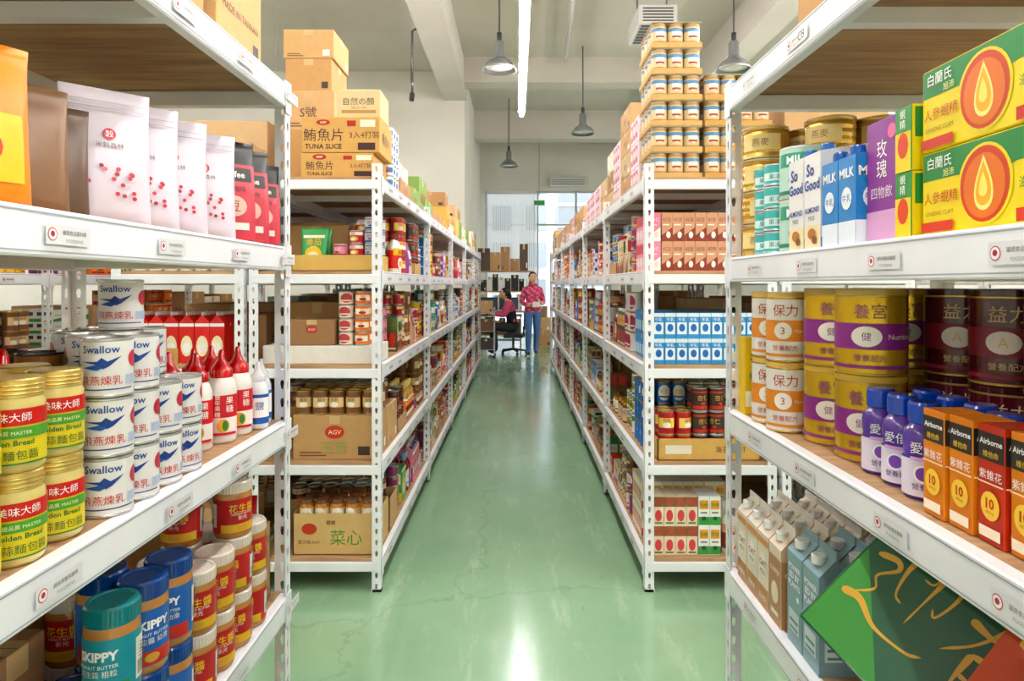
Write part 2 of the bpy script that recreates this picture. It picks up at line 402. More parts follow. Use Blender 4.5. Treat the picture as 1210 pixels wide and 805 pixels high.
LBAY=[3.0+1.68*i for i in range(6)]; RBAY=[3.0+1.4*i for i in range(7)]
for i in range(5): rack(-1.215,-.615,LBAY[i],LBAY[i+1]-.004,LV,1,endpost=(i==4))
for i in range(6): rack(.585,1.185,RBAY[i],RBAY[i+1]-.004,LV,-1,endpost=(i==5))
for i in range(3): rack(-1.84,-1.24,LBAY[i],LBAY[i+1]-.004,LV,-1,endpost=(i==2))
for i in range(3): rack(1.21,1.81,RBAY[i],RBAY[i+1]-.004,LV,1,endpost=(i==2))
for i in range(3): rack(-3.35,-2.75,2.2+i*1.68,2.2+(i+1)*1.68-.004,LV,1,endpost=(i==2))
for i in range(2): rack(2.75,3.35,2.2+i*1.68,2.2+(i+1)*1.68-.004,LV,-1,endpost=(i==1))

# ---------------------------------------------------------------- generic product library
def p_can(r,h,body,rim='#c8c8c4',seg=14,D=None,lid=None,bodymat=PAPER,wave=0,cut=.006):
    m=M(); R=C(rim); Lc=C(lid) if lid else R; b_=C(body)
    pr=[(r*.9,0),(r+.0008,.001),(r+.0008,.004),(r,.005)]; cs=[R,R,R]; ms=[METAL]*3
    if wave:
        n=wave
        for i in range(n):
            z=.005+(h-.01)*(i+.5)/n; pr+= [(r-.0012,z),(r,.005+(h-.01)*(i+1)/n)]; cs+=[b_,b_]; ms+=[bodymat]*2
    else: pr+=[(r,h-.005)]; cs+=[b_]; ms+=[bodymat]
    pr+=[(r+.0008,h-.004),(r+.0008,h-.001),(r*.95,h),(r*.93,h-.003),(0,h-.003)]; cs+=[Lc]*5; ms+=[METAL if not lid else GLOSS]*5
    lathe(m,pr,cs,ms,seg)
    if D: D.wrap(m,r,cut=cut)
    return m.arr(),2*r+.002,2*r+.002,h
def p_box(w,d,h,cols,D=None,DS=None,mat=PAPER,ch=.0):
    m=M(); box(m,-w/2,w/2,-d/2,d/2,0,h,C(cols[0]),mat,ch,cols={'left':C(cols[-1]),'right':C(cols[-1]),'top':C(cols[-1])})
    if D: face(D,m,'front',-w/2,w/2,-d/2,d/2,0)
    if DS:
        face(DS,m,'right',-w/2,w/2,-d/2,d/2,0); face(DS,m,'left',-w/2,w/2,-d/2,d/2,0)
    return m.arr(),w,d,h
def p_gable(w,d,h,c1,c2,cap='#eeeeee',D=None,DS=None,roof=.035,capr=.013):
    m=M(); A=C(c1);B=C(c2)
    box(m,-w/2,w/2,-d/2,d/2,0,h,A,PAPER,.0,cols={'left':B,'right':B})
    x,y=w/2,d/2; z=h+roof
    m.add([(-x,-y,h),(x,-y,h),(x,y,h),(-x,y,h),(-x*.96,0,z),(x*.96,0,z)],[(0,1,5,4),(2,3,4,5),(1,2,5),(3,0,4)],[A,A,B,B],PAPER)
    box(m,-x,x,-.0018,.0018,z-.003,z+.014,C('#e9e5dc') if c1[1]>'9' else A,PAPER)
    if cap: lathe(m,[(capr,0),(capr,.016),(capr*.85,.018),(0,.018)],C(cap),GLOSS,14,(0,-d*.27,h+roof*.42))
    if D: face(D,m,'front',-x,x,-y,y,0)
    if DS: face(DS,m,'right',-x,x,-y,y,0); face(DS,m,'left',-x,x,-y,y,0)
    return m.arr(),w+.001,d+.001,h+roof+.014
def p_bottle(r,h,body,cap,label,D=None,seg=14,mat=GLOSS,neck=.4):
    m=M(); b_=C(body)
    lathe_s(m,[(0,0),(r*.9,0),(r,.006),(r,h*.62),(r*.95,h*.68),(r*.75,h*.76),(r*neck,h*.83),(r*neck,h*.86)],b_,mat,seg)
    lathe(m,[(r*(neck+.1),h*.85),(r*(neck+.1),h*.99),(r*neck,h),(0,h)],C(cap),GLOSS,seg)
    lathe(m,[(r+.0006,h*.12),(r+.0006,h*.58)],C(label),PAPER,seg)
    if D: D.wrap(m,r+.0008,cut=.012)
    return m.arr(),2*r+.002,2*r+.002,h
def p_bag(w,t,h,col,D=None,mat=FOIL,n=20):
    m=M(); V=[];F=[]; zs=[0,.02,.12,.3,.5,.7,.85,.93,1.0]; tt=[.75,.95,1,.95,.82,.55,.28,.06,.05]
    for z,q in zip(zs,tt):
        for k in range(n):
            a=2*math.pi*k/n; ca,sa=math.cos(a),math.sin(a)
            x=w/2*math.copysign(abs(ca)**.45,ca)*(1-.04*math.sin(z*3.1)); y=t/2*q*math.copysign(abs(sa)**.8,sa)
            V.append((x,y,z*h))
    for j in range(len(zs)-1):
        for k in range(n): F.append((j*n+k,j*n+(k+1)%n,(j+1)*n+(k+1)%n,(j+1)*n+k))
    F.append(tuple(range(n))); F.append(tuple(range((len(zs)-1)*n,len(zs)*n)))
    m.add(V,F,C(col),mat,True)
    if D:
        for i,(Vv,FF,c,mt) in enumerate(D.L):
            Vv,FF=bisect(Vv,FF,.012,h/12)
            z=np.clip(Vv[:,1]/h,0,1); q=np.interp(z,zs,tt); xr=np.clip(np.abs(Vv[:,0])/(w/2),0,1)
            yy=-t/2*q*(1-xr**4.4)**.36-.0022-i*.0003
            m.add(np.stack([Vv[:,0],yy,Vv[:,1]],1),FF,c,mt)
    return m.arr(),w,t,h
LIB={}
WORDS=['番茄','鮪魚','玉米','花瓜','麵筋','蘑菇','鳳梨','紅豆','咖哩','燕麥','豆奶','海苔','肉鬆','蜂蜜','綠茶','杏仁']
def lab(r,h,c1,c2,c3,i=0):
    D=D2(); k=i%4; wd=WORDS[i%len(WORDS)]
    if k==0: D.rect(-r*1.2,h*.3,r*1.2,h*.72,c1); D.disc(0,h*.42,r*.5,h*.11,c2,10); D.text(wd,0,h*.62,h=h*.16,w=r*1.3,c=c3)
    elif k==1: D.rect(-r*1.5,h*.62,r*1.5,h*.86,c1); D.text(wd,0,h*.74,h=h*.18,w=r*1.3,c=c3); D.disc(0,h*.35,r*.7,h*.2,c2,12); D.disc(0,h*.33,r*.4,h*.1,c1,10)
    elif k==2: D.disc(0,h*.5,r*.85,h*.36,c1,14); D.text(wd,0,h*.56,h=h*.24,w=r*1.2,c=c2); D.rect(-r*.7,h*.28,r*.7,h*.36,c3)
    else: D.rect(-r*1.4,h*.1,r*1.4,h*.24,c2); D.rect(-r*1.4,h*.78,r*1.4,h*.86,c2); D.text(wd,0,h*.58,h=h*.26,w=r*1.4,c=c1); D.disc(0,h*.34,r*.3,h*.06,c2,8)
    return D
cc=[('#c8323c','#f3efe2','#e6b23c'),('#e9dfc8','#c43b4b','#3f7a42'),('#e08aa0','#ffffff','#b02a3a'),('#37823c','#f3e9b0','#e8a820'),('#7a4a2c','#e8c890','#f6f0e0'),
    ('#ecc33a','#b82a20','#2a5a2a'),('#2f6fba','#f1f1f1','#e9c84a'),('#f1ece0','#3a6ea5','#c83a3a'),('#b42230','#f6d66a','#f4eee4'),('#5b3528','#d9bfa0','#b9503a'),
    ('#c9cdd0','#b8303a','#2f4f8a'),('#e8762a','#fff4dc','#a8241c'),('#2e9a98','#f4f4ea','#e8b43a'),('#f4f2ec','#2f8a4a','#d8962a'),('#8a3a6a','#f4dce8','#e8b04a'),('#3a2a26','#d8a84a','#c8382a')]
for i,(a,b_,c) in enumerate(cc):
    LIB['can%d'%i]=p_can(.037,.108,a,seg=14,D=lab(.037,.108,b_,c,a,i),rim='#cfcfc8' if i%2 else '#d8b56a',cut=.012)
    LIB['scan%d'%i]=p_can(.034,.062,a,seg=12,D=lab(.034,.062,b_,c,a,i+1),cut=.012)
    m=M(); r=.034;h=.12
    lathe_s(m,[(0,0),(r,.002),(r,h*.78),(r*.8,h*.86)],C(['#6b3a1e','#b8722c','#8a5a2a'][i%3]),GLOSS,14)
    lathe(m,[(r*.86,h*.84),(r*.86,h),(0,h)],C([a,'#c9a23a','#e8e8e8','#a52a2a'][i%4]),GLOSS,14); lathe(m,[(r+.0006,h*.15),(r+.0006,h*.7)],C(b_),PAPER,14)
    lab(r,h*.85,c,b_,a,i+2).wrap(m,r+.0008,cut=.012); LIB['jar%d'%i]=(m.arr(),2*r+.002,2*r+.002,h)
def blab(w,h,c1,c2,c3,i=0,tx=True):
    D=D2(); k=i%4; wd=WORDS[(i*3+1)%len(WORDS)]
    if k==0: D.rect(-w*.5,h*.02,w*.5,h*.3,c1); D.rect(-w*.4,h*.56,w*.4,h*.86,c2); D.rect(-w*.3,h*.42,w*.3,h*.46,c3); D.disc(0,h*.24,w*.22,min(w,h)*.2,c3,10); ty=.71; tcx=c1
    elif k==1: D.disc(0,h*.42,w*.4,h*.26,c2,14); D.disc(0,h*.38,w*.26,h*.14,c1,12); D.rect(-w*.5,h*.9,w*.5,h*.98,c1); ty=.79; tcx=c2
    elif k==2: D.poly([(-w*.5,h*.02),(w*.5,h*.02),(w*.5,h*.5),(-w*.5,h*.22)],c1); D.disc(w*.12,h*.24,w*.2,h*.12,c3,10); D.rect(-w*.4,h*.56,w*.2,h*.6,c3); ty=.76; tcx=c1
    else: D.rect(-w*.5,h*.64,w*.5,h*.98,c1); D.disc(0,h*.34,w*.32,h*.2,c2,12); D.rect(-w*.35,h*.06,w*.35,h*.12,c3); ty=.8; tcx=c2
    if tx: D.text(wd,0,h*ty,h=h*.2,w=w*.74,c=tcx)
    return D
bc=[('#f5f0e6','#d23b48','#f0c24a','#3a6fb8'),('#3f9ad4','#ffffff','#e2eef6','#2b63b0'),('#d09a78','#8a3a2a','#f4e0c8','#fff6e8'),('#efdcc3','#9a5a3a','#d84f4f','#5a8a3a'),
    ('#3da056','#f5f0d0','#f0c23a','#ffffff'),('#d8302f','#f7e9c0','#ffffff','#f5b92f'),('#f0b430','#c92a25','#ffffff','#7a2a1a'),('#984a98','#f6d9ec','#ffffff','#f0c25a'),
    ('#f5f5f2','#3c9c44','#f0a033','#3a3a3a'),('#2d66a8','#f6c24a','#ffffff','#d8302f'),('#f08fa8','#ffffff','#d23b58','#f7e3c0'),('#dfc9a0','#6b4a2a','#3d7b3a','#c23a2a'),
    ('#3a2a28','#e0b050','#c83a2a','#f4e6c8'),('#e87a2a','#fff4dc','#8a1c1c','#ffe08a'),('#bfe0dc','#1f7a78','#ffffff','#e88a3a'),('#f2f2f4','#2a4f9a','#c8323c','#8ab4e0')]
for i,(a,b_,c,d) in enumerate(bc):
    LIB['brick%d'%i]=p_box(.05,.04,.135,(a,a),blab(.05,.135,b_,c,d,i),blab(.04,.135,c,b_,d,i+1,False))
    LIB['box%d'%i]=p_box(.14,.06,.19,(a,b_ if i%2 else a),blab(.14,.19,b_,c,d,i+1),blab(.06,.19,c,d,a,i))
    LIB['flat%d'%i]=p_box(.16,.11,.07,(a,a),blab(.16,.07,b_,c,d,i+2),blab(.11,.07,b_,d,c,i,False))
    LIB['carton%d'%i]=p_gable(.068,.068,.19,a,a,cap=['#ffffff','#3a6ea5','#c8302f'][i%3],D=blab(.068,.19,b_,c,d,i+3),DS=blab(.068,.19,c,b_,d,i,False))
    LIB['bag%d'%i]=p_bag(.13,.06,.2,a,blab(.1,.17,b_,c,d,i+1),n=16)
    LIB['bottle%d'%i]=p_bottle(.033,.22,['#5a2a16','#c9a050','#e8e4da','#8a1f1a'][i%4],d,b_,lab(.033,.16,a,c,d,i+3))
NAMES={'can':'canned_food_stack','scan':'small_tin_stack','jar':'sauce_jar_stack','brick':'juice_box_stack','box':'food_box_row','flat':'flat_food_box_stack','carton':'milk_carton_row','bag':'snack_pouch_row','bottle':'sauce_bottle_row'}
MAXST={'can':3,'scan':5,'jar':2,'brick':2,'box':1,'flat':4,'carton':1,'bag':1,'bottle':1}
def kind(k): return k.rstrip('0123456789')
def fill_run(key,xf,side,y0,y1,z,rows=2,st=None,maxh=.36,var=.3,name=None,tray=None):
    P,w,d,h=LIB[key]; k=kind(key); rz=math.pi/2*side
    m=M(); g=.0025; ny=max(1,int((y1-y0)/(w+g))); st=st or random.randint(max(1,MAXST[k]-1),MAXST[k]); st=max(1,min(st,int(maxh/h)))
    off=(y1-y0-ny*(w+g))/2
    zb=z+.0006
    inset=.03+random.uniform(0,.02)
    if tray:
        X1=xf-side*.03; X0=xf-side*(.03+rows*(d+g)+.016); xa,xb=min(X0,X1),max(X0,X1); tc_=C(tray); hh=.07
        box(m,xa,xb,y0+.002,y1-.002,zb,zb+.003,tc_,CARD)
        for q in(xa,xb-.003): box(m,q,q+.003,y0+.002,y1-.002,zb,zb+hh,tc_,CARD)
        for q in(y0+.002,y1-.005): box(m,xa,xb,q,q+.003,zb,zb+hh,tc_,CARD)
        inset=.038; ny=max(1,int((y1-y0-.016)/(w+g))); off=(y1-y0-ny*(w+g))/2; zb+=.0035
    for r_ in range(rows):
        for i in range(ny):
            s_=st if random.random()>var else max(1,st-1)
            tn=random.uniform(.88,1.06)
            for q in range(s_):
                jx=random.uniform(-.001,.001)
                m.put(P,(xf-side*(inset+d/2+r_*(d+g))+jx,y0+off+(i+.5)*(w+g),zb+q*(h+.0006)),rz+(random.uniform(-.7,.7) if k in('can','scan','jar','bottle') else random.uniform(-.025,.025)),tint=(tn,tn,tn))
    if m.n: mk(name or NAMES[k],m)
def carton(x0,x1,y0,y1,z0,h,col='#b98a58',txt=None,name='cardboard_carton',sides=('front','right','left'),tape='#caa878',tc='#5a2a1a',logo=None,m=None):
    own=m is None; m=m or M(); z0+=.0006
    box(m,x0,x1,y0,y1,z0,z0+h,C(col),CARD,.003)
    for s_ in sides:
        wf=(x1-x0) if s_ in('front','back') else (y1-y0)
        D=D2(); D.rect(-.024,h*.8,.024,h-.002,tape)
        if random.random()<.7: D.rect(wf*.28,h*.1,wf*.42,h*.3,'#3a2a20' if random.random()<.4 else '#efe9dc')
        if random.random()<.5: D.rect(-wf*.42,h*.08,-wf*.1,h*.11,'#6a4a2c'); D.rect(-wf*.42,h*.15,-wf*.16,h*.18,'#6a4a2c')
        if logo: D.disc(0,h*.62,h*.22,h*.15,logo); D.text('AGV',0,h*.62,h=h*.1,c='#f6ead0')
        if txt: D.text(txt,0,h*(.27 if logo else .45),h=h*.28,w=wf*.8,c=tc)
        face(D,m,s_,x0,x1,y0,y1,z0)
    D=D2(); D.rect(-(x1-x0)/2,-.024,(x1-x0)/2,.024,tape); D.rect(-(x1-x0)/2,-.001,(x1-x0)/2,.001,'#5a432c'); face(D,m,'top',x0,x1,y0,y1,z0+h)
    if own: return mk(name,m)
def open_carton(x0,x1,y0,y1,z0,h,col='#c39a5f',flaps=True,name='open_cardboard_carton',D=None,dside='front'):
    m=M(); z0+=.0006; c=C(col); t=.004
    box(m,x0,x1,y0,y1,z0,z0+t,c,CARD)
    for a in((x0,x0+t,y0,y1),(x1-t,x1,y0,y1),(x0,x1,y0,y0+t),(x0,x1,y1-t,y1)): box(m,*a,z0,z0+h,c,CARD)
    if flaps:
        f=min(.1,h*.6)
        m.add([(x0,y0,z0+h),(x1,y0,z0+h),(x1-.01,y0-f*.35,z0+h-f*.8),(x0+.01,y0-f*.35,z0+h-f*.8)],[(0,1,2,3)],c,CARD)
        m.add([(x0,y1,z0+h),(x1,y1,z0+h),(x1-.01,y1+f*.5,z0+h+f*.6),(x0+.01,y1+f*.5,z0+h+f*.6)],[(0,1,2,3)],c,CARD)
    if D: face(D,m,dside,x0,x1,y0,y1,z0)
    return mk(name,m)
KEYS=list(LIB.keys())
def rnd_key(pref=None):
    if pref is None: pref=random.choices(['can','scan','jar','brick','box','flat','carton','bag','bottle'],[5,4,4,4,3,2,3,2,3])[0]
    return random.choice([k for k in KEYS if kind(k)==pref])
CCOL=['#b98a55','#c69a62','#a97e4c','#cca35c','#c8a878','#e2dbc8']
def fill_bay(xf,side,y0,y1,lv,skip=(),back=True):
    for li,z in enumerate(lv[1:],1):
        y=y0+.05
        gap=lv[li-1]-z-.08
        first=True
        while y<y1-.12:
            Lr=min(random.uniform(.12,.32),y1-.045-y)
            if (li,) in skip and first: y+=skip[(li,)]; first=False; continue
            first=False
            if Lr>.1:
                k=rnd_key(); kk=kind(k)
                if kk in('box','flat') and Lr<.17: k=rnd_key('scan'); kk='scan'
                tr=random.choice(CCOL) if kk in('can','scan','jar','brick') and random.random()<.4 and Lr>.2 else None
                fill_run(k,xf,side,y,y+Lr-.006,z,rows=2,maxh=min(gap,.35),tray=tr)
                if back:
                    X1=xf-side*.34; X0=xf-side*.56
                    carton(min(X0,X1),max(X0,X1),y+.01,y+Lr-.02,z,random.uniform(.15,gap-.04),random.choice(CCOL))
            y+=Lr
SK={(1,):.55,(2,):.55,(3,):.55,(4,):.55}
fill_bay(-.615,1,LBAY[0],LBAY[1],LV,skip=SK)
for i in range(1,5): fill_bay(-.615,1,LBAY[i],LBAY[i+1],LV)
fill_bay(.585,-1,RBAY[0],RBAY[1],LV,skip={(1,):.5,(2,):.5,(3,):.5,(4,):.5})
for i in range(1,6): fill_bay(.585,-1,RBAY[i],RBAY[i+1],LV)
def fill_outer(x0,x1,side,y0,y1,lv):
    for li,z in enumerate(lv[1:],1):
        y=y0+.06
        while y<y1-.2:
            Lr=min(random.uniform(.25,.42),y1-.05-y); hgt=random.uniform(.2,.33)
            if random.random()<.6: carton(x0+.03,x1-.03,y,y+Lr-.02,z,hgt,random.choice(CCOL),txt=random.choice(['天然洋芋片','海鹽口味','罐頭食品','米粉','麵條']))
            else:
                k=rnd_key(); fill_run(k,x1 if side>0 else x0,side,y,y+Lr-.02,z,rows=max(1,int(.48/(LIB[k][2]+.003))) if y<3.3 else 3)
            y+=Lr
for i in range(3): fill_outer(-1.84,-1.24,-1,LBAY[i],LBAY[i+1],LV)
for i in range(3): fill_outer(1.21,1.81,1,RBAY[i],RBAY[i+1],LV)
for i in range(3): fill_outer(-3.35,-2.75,1,2.2+i*1.68,2.2+(i+1)*1.68,LV)
for i in range(2): fill_outer(2.75,3.35,-1,2.2+i*1.68,2.2+(i+1)*1.68,LV)

# ---- first-bay custom content, left
z=LV[1]
open_carton(-1.04,-.64,3.05,3.30,z,.075,'#cfa548',flaps=False,name='shallow_carton_tray')
def block(key,x0,y0,nx,ny,nz,z,rz=0,name=None,jit=0):
    P,w,d,h=LIB[key]; m=M()
    for i in range(nx):
        for j in range(ny):
            for k in range(nz if isinstance(nz,int) else random.choice(nz)):
                m.put(P,(x0+(i+.5)*(w+.002),y0+(j+.5)*(d+.002),z+.0006+k*(h+.0005)),rz+random.uniform(-jit,jit))
    mk(name or NAMES[kind(key)],m)
block('scan2',-.86,3.07,1,2,(2,3),z+.005,0,jit=.4); block('scan0',-.785,3.07,1,3,(3,4),z+.005,jit=.4); block('scan10',-.715,3.07,1,3,4,z+.005,jit=.4); block('scan5',-.83,3.33,2,2,4,z,jit=.4)
block('bag4',-1.02,3.1,1,2,1,z+.005)
carton(-1.17,-.85,3.35,3.54,z,.24,'#c09356')
z=LV[2]
m=M(); carton(-1.17,-.64,3.045,3.30,z,.085,'#e4dfd4',sides=(),m=m,tape='#d8d2c4'); mk('white_carton',m)
block('scan1',-.83,3.05,1,3,4,z+.087,jit=.4); block('scan11',-.755,3.05,1,3,4,z+.087,jit=.4);carton(-1.05,-.84,3.05,3.28,z+.086,.12,'#94683a',txt='',logo='#b03a2a')
carton(-1.17,-.84,3.33,3.54,z,.28,'#bd9052'); block('scan2',-.83,3.33,2,3,4,z,jit=.4)
z=LV[3]
carton(-1.03,-.645,3.045,3.27,z,.205,'#b98c50',txt='玉筍',logo='#c03a24',tc='#8a9a4a')
block('can4',-1.03,3.045,5,3,1,z+.208,jit=.5)
carton(-1.17,-.64,3.30,3.54,z,.2,'#c79b5f'); block('can9',-1.15,3.31,6,3,1,z+.203,jit=.5)
z=LV[4]
Dc=D2(); Dc.disc(-.12,.12,.035,.026,'#c03a24'); Dc.text('菜心',.05,.08,h=.07,c='#4f8f3a'); Dc.text('愛之味 AGV',-.12,.06,h=.018,c='#8a3a2a'); Dc.text('醬燒',-.02,.15,h=.02,c='#5a3a2a')
open_carton(-1.03,-.64,3.045,3.30,z,.19,'#d0a862',flaps=False,D=Dc)
block('jar4',-1.015,3.055,5,3,2,z+.006,jit=.5,name='pickle_jar_stack'); open_carton(-1.17,-.64,3.34,3.55,z,.16,'#c39a5f',flaps=False); block('can9',-1.15,3.35,6,2,2,z+.006,jit=.5)
# ---- right
z=LV[1]; block('brick2',.67,3.045,7,6,2,z,name='juice_box_stack'); block('brick3',.67,3.32,7,4,1,z); block('brick10',.615,3.045,1,8,2,z)
z=LV[2]
LIB['bpack']=p_box(.052,.052,.118,('#3f93d0','#3080c0'),D2().rect(-.022,.02,.022,.075,'#e9f4fa').disc(0,.05,.014,.018,'#2c6cb8').rect(-.026,.1,.026,.118,'#dff0f8').text('牛乳',0,.088,h=.016,c='#ffffff'),D2().rect(-.02,.02,.02,.07,'#b9dcee'))
NAMES['bpack']='blue_milk_carton_stack'; MAXST['bpack']=2
block('bpack',.63,3.045,9,5,2,z); block('bpack',.63,3.33,9,3,2,z)
z=LV[3]
open_carton(.65,1.12,3.03,3.24,z,.10,'#cfa045',flaps=False,name='shallow_carton_tray',D=D2().text('海苔 BEST',.1,.05,h=.03,c='#5a3a20').rect(-.2,.03,-.08,.07,'#e8e0cc'))
block('can8',.66,3.04,2,2,2,z+.005,jit=.5); block('can15',.815,3.04,2,2,3,z+.005,jit=.5); block('can0',.97,3.04,1,2,2,z+.005,jit=.5); block('can6',.62,3.27,3,3,3,z,jit=.5); block('can7',.86,3.27,3,3,3,z,jit=.5)
z=LV[4]; block('brick3',.63,3.045,4,3,2,z,name='juice_box_stack'); block('brick8',.84,3.045,2,3,2,z,name='juice_box_stack'); block('bottle2',.955,3.045,2,2,1,z); block('brick0',.62,3.27,8,6,2,z,name='juice_box_stack')
# ---- tops
zt=LV[0]
def tuna(x0,y0,z,w=.36,d=.3,h=.115,col='#d09c48'):
    m=M(); carton(x0,x0+w,y0,y0+d,z,h,col,sides=(),tape='#d8ae66',m=m)
    D=D2(); D.text('鮪魚片',-.08,h*.5,h=h*.36,c='#3a1a10'); D.text('TUNA SLICE',-.08,h*.18,h=h*.14,c='#3a1a10',bold=.02); D.text('3入4打裝',.11,h*.5,h=h*.2,c='#5a2a1a'); D.disc(-.08,h*.85,.032,.013,'#b02a20'); D.text('AGV',-.08,h*.85,h=.011,c='#f6e6c0',bold=.02); D.rect(.03,h*.74,.07,h*.9,'#b02a20'); D.rect(.09,h*.72,.16,h*.92,'#f2e6cc'); D.rect(.08,h*.08,.16,h*.28,'#3a1a10')
    face(D,m,'front',x0,x0+w,y0,y0+d,z)
    D=D2(); D.text('鮪魚片',0,h*.5,h=h*.36,c='#3a1a10'); face(D,m,'right',x0,x0+w,y0,y0+d,z); mk('tuna_carton',m)
tuna(-.995,3.045,zt+.0,w=.335); tuna(-.99,3.045,zt+.117,h=.165)
m=M(); carton(-.83,-.63,3.06,3.26,zt+.283,.13,'#dcc08a',sides=(),m=m); D=D2(); D.text('自然の顏',0,.075,h=.035,c='#4a3020'); D.rect(-.08,.02,.08,.035,'#b98c50'); D.text('SINCE 1999',0,.045,h=.01,c='#8a6a3a'); face(D,m,'front',-.83,-.63,3.06,3.26,zt+.283); mk('cardboard_carton',m)
m=M()
for i in range(2):
    for j in range(3):
        for k in range(5): m.put(LIB['scan7'][0],(-.735+i*.07,3.40+j*.07,zt+.001+k*.0628),0)
mk('shrink_wrapped_can_pack',m)
carton(-1.17,-.80,3.36,3.75,zt,.30,'#c39352',txt='鮪魚'); carton(-1.20,-.93,3.38,3.72,zt+.301,.20,'#cba068',txt='S號'); carton(-1.19,-.95,3.4,3.7,zt+.502,.17,'#c08f50')
carton(-1.20,-.94,3.4,3.7,zt+.673,.15,'#c79a5c')
y=3.8
while y<11:
    Lr=random.uniform(.28,.42); h=random.choice([.1,.14,.2,.25,.12]); c=random.choice(['#cca43c','#7fa04a','#c8984c','#b98a58','#d8ba5a','#e6dfcc'])
    carton(-1.0,-.665,y,y+Lr-.02,zt,h,c,txt=random.choice(['黃金鍋','蔬菜湯','玉米粒',None]),tc='#b02a20')
    if random.random()<.5: carton(-.98,-.68,y+.01,y+Lr-.04,zt+h+.001,random.choice([.1,.14]),random.choice(CCOL))
    y+=Lr
def pack(x0,y0,z,nx,ny,key,wrap='#d9a24a'):
    m=M(); P,w,d,h=LIB[key]
    for i in range(nx):
        for j in range(ny): m.put(P,(x0+(i+.5)*w,y0+(j+.5)*d,z+.004),0)
    c=C(wrap); X1=x0+nx*w; Y1=y0+ny*d
    box(m,x0-.003,X1+.003,y0-.003,Y1+.003,z+.0006,z+.003,c,CARD); box(m,x0-.003,X1+.003,y0-.004,y0-.001,z+.0006,z+.026,c,CARD)
    box(m,x0-.003,x0-.001,y0-.003,Y1,z+.0006,z+.026,c,CARD); box(m,x0-.002,X1+.002,y0-.002,Y1+.002,z+h+.005,z+h+.007,C('#d8c49c'),PAPER)
    D=D2(); D.rect(-.06,.006,.06,.018,'#9a5a20'); D.disc(.09,.013,.008,.008,'#c23a2a'); face(D,m,'front',x0,X1,y0-.003,Y1,z)
    mk('shrink_wrapped_can_pack',m); return h+.0085
LIB['tcan']=p_can(.037,.112,'#b98a4c',rim='#c9b48a',lid='#d8ccb4',D=D2().rect(-.05,.03,.05,.095,'#d9bf90').disc(0,.065,.022,.024,'#f2ead8').rect(-.05,.074,.05,.09,'#5a88ac').rect(-.02,.045,.02,.055,'#a8482c'))
hh=0
for k in range(6): hh+=pack(.628,3.05,zt+hh,3,4,'tcan','#cda058')
hh=0
for k in range(4): hh+=pack(.875,3.05,zt+hh,4,3,'tcan','#c99440')
y=3.42; i=0; seq=['p3','b4','p3','b3','b2','p2']
while y<11.2:
    Lr=random.uniform(.26,.38)
    t=seq[i] if i<len(seq) else random.choice(['p2','b2','b1','p1','b2','b3'])
    for k in range(int(t[1])):
        if t[0]=='p':
            m=M(); x0,x1=.635,.95; zz=zt+k*.131; box(m,x0,x1,y,y+Lr-.02,zz+.0006,zz+.13,C('#f0e0e6'),PAPER,.002)
            D=D2()
            for q in range(3): D.rect(-Lr*.4+q*Lr*.27,.02,-Lr*.4+q*Lr*.27+Lr*.2,.11,'#c8587a'); D.disc(-Lr*.3+q*Lr*.27,.07,.02,.025,'#f7f0e8',10)
            D.text('草莓牛奶',0,.12,h=.012,c='#7a2a4a')
            face(D,m,'left',x0,x1,y,y+Lr-.02,zz); face(D,m,'front',x0,x1,y,y+Lr-.02,zz); mk('snack_box_case',m)
        else: carton(.635,.97,y,y+Lr-.02,zt+k*.131,.13,random.choice(CCOL),txt=random.choice(['燕麥飲','米餅',None]))
    y+=Lr; i+=1
for (x0,x1,ys,ye) in((-1.79,-1.3,3.1,7.5),(1.26,1.75,3.1,7),(2.8,3.3,2.4,5)):
    y=ys
    while y<ye:
        Lr=random.uniform(.3,.45); carton(x0,x1,y,y+Lr-.03,zt,random.uniform(.2,.5),random.choice(CCOL),txt=random.choice(['食品','餅乾',None])); y+=Lr
carton(-1.17,-.70,1.15,1.48,1.94,.34,'#c99c62',txt='餅乾'); carton(-1.17,-.68,1.50,1.76,1.94,.26,'#d0a66a',txt='MADE IN TAIWAN')
carton(-1.17,-.72,.6,1.0,1.94,.3,'#c09355')

# ================================================================ NEAR LEFT RACK
A=math.radians
zs=LV_NL[1]
D=D2(); D.text('米穀森林',0,.135,h=.010,c='#6a5a5a'); D.disc(0,.155,.010,.010,'#c8344a',14); D.text('穀',0,.155,h=.012,c='#ffffff')
random.seed(5)
for q in range(14):
    a,b_=random.uniform(-.036,.036),random.uniform(.045,.10); D.disc(a,b_,.0038,.0038,random.choice(['#c23a4a','#d96a7a','#a02a3a']),9)
D.rect(-.06,.198,.06,.2005,'#a9a2ac'); D.rect(-.06,.21,.06,.2115,'#a9a2ac')
PW=p_bag(.14,.075,.235,'#ddd3dd',D)[0]
m=M()
for i,(x,y,t) in enumerate(((-.71,1.14,38),(-.71,1.24,36),(-.705,1.345,33),(-.70,1.47,30),(-.86,1.14,30),(-.87,1.25,34))): m.put(PW,(x,y,zs+.001),A(t+8))
mk('white_food_pouches',m)
D=D2(); D.rect(-.048,.004,.048,.165,'#c84450'); D.rect(-.04,.128,.04,.158,'#23201f'); D.text('Coffee',0,.143,h=.014,w=.06,c='#f1e6da',bold=.02); D.text('農莊咖啡',0,.112,h=.012,c='#2a1414'); D.disc(0,.075,.026,.022,'#eeb9a8',16); D.text('豆',0,.075,h=.022,c='#7a1a22'); D.rect(-.03,.025,.03,.04,'#efe0d4')
PD=p_bag(.105,.06,.215,'#23201f',D)[0]
m=M()
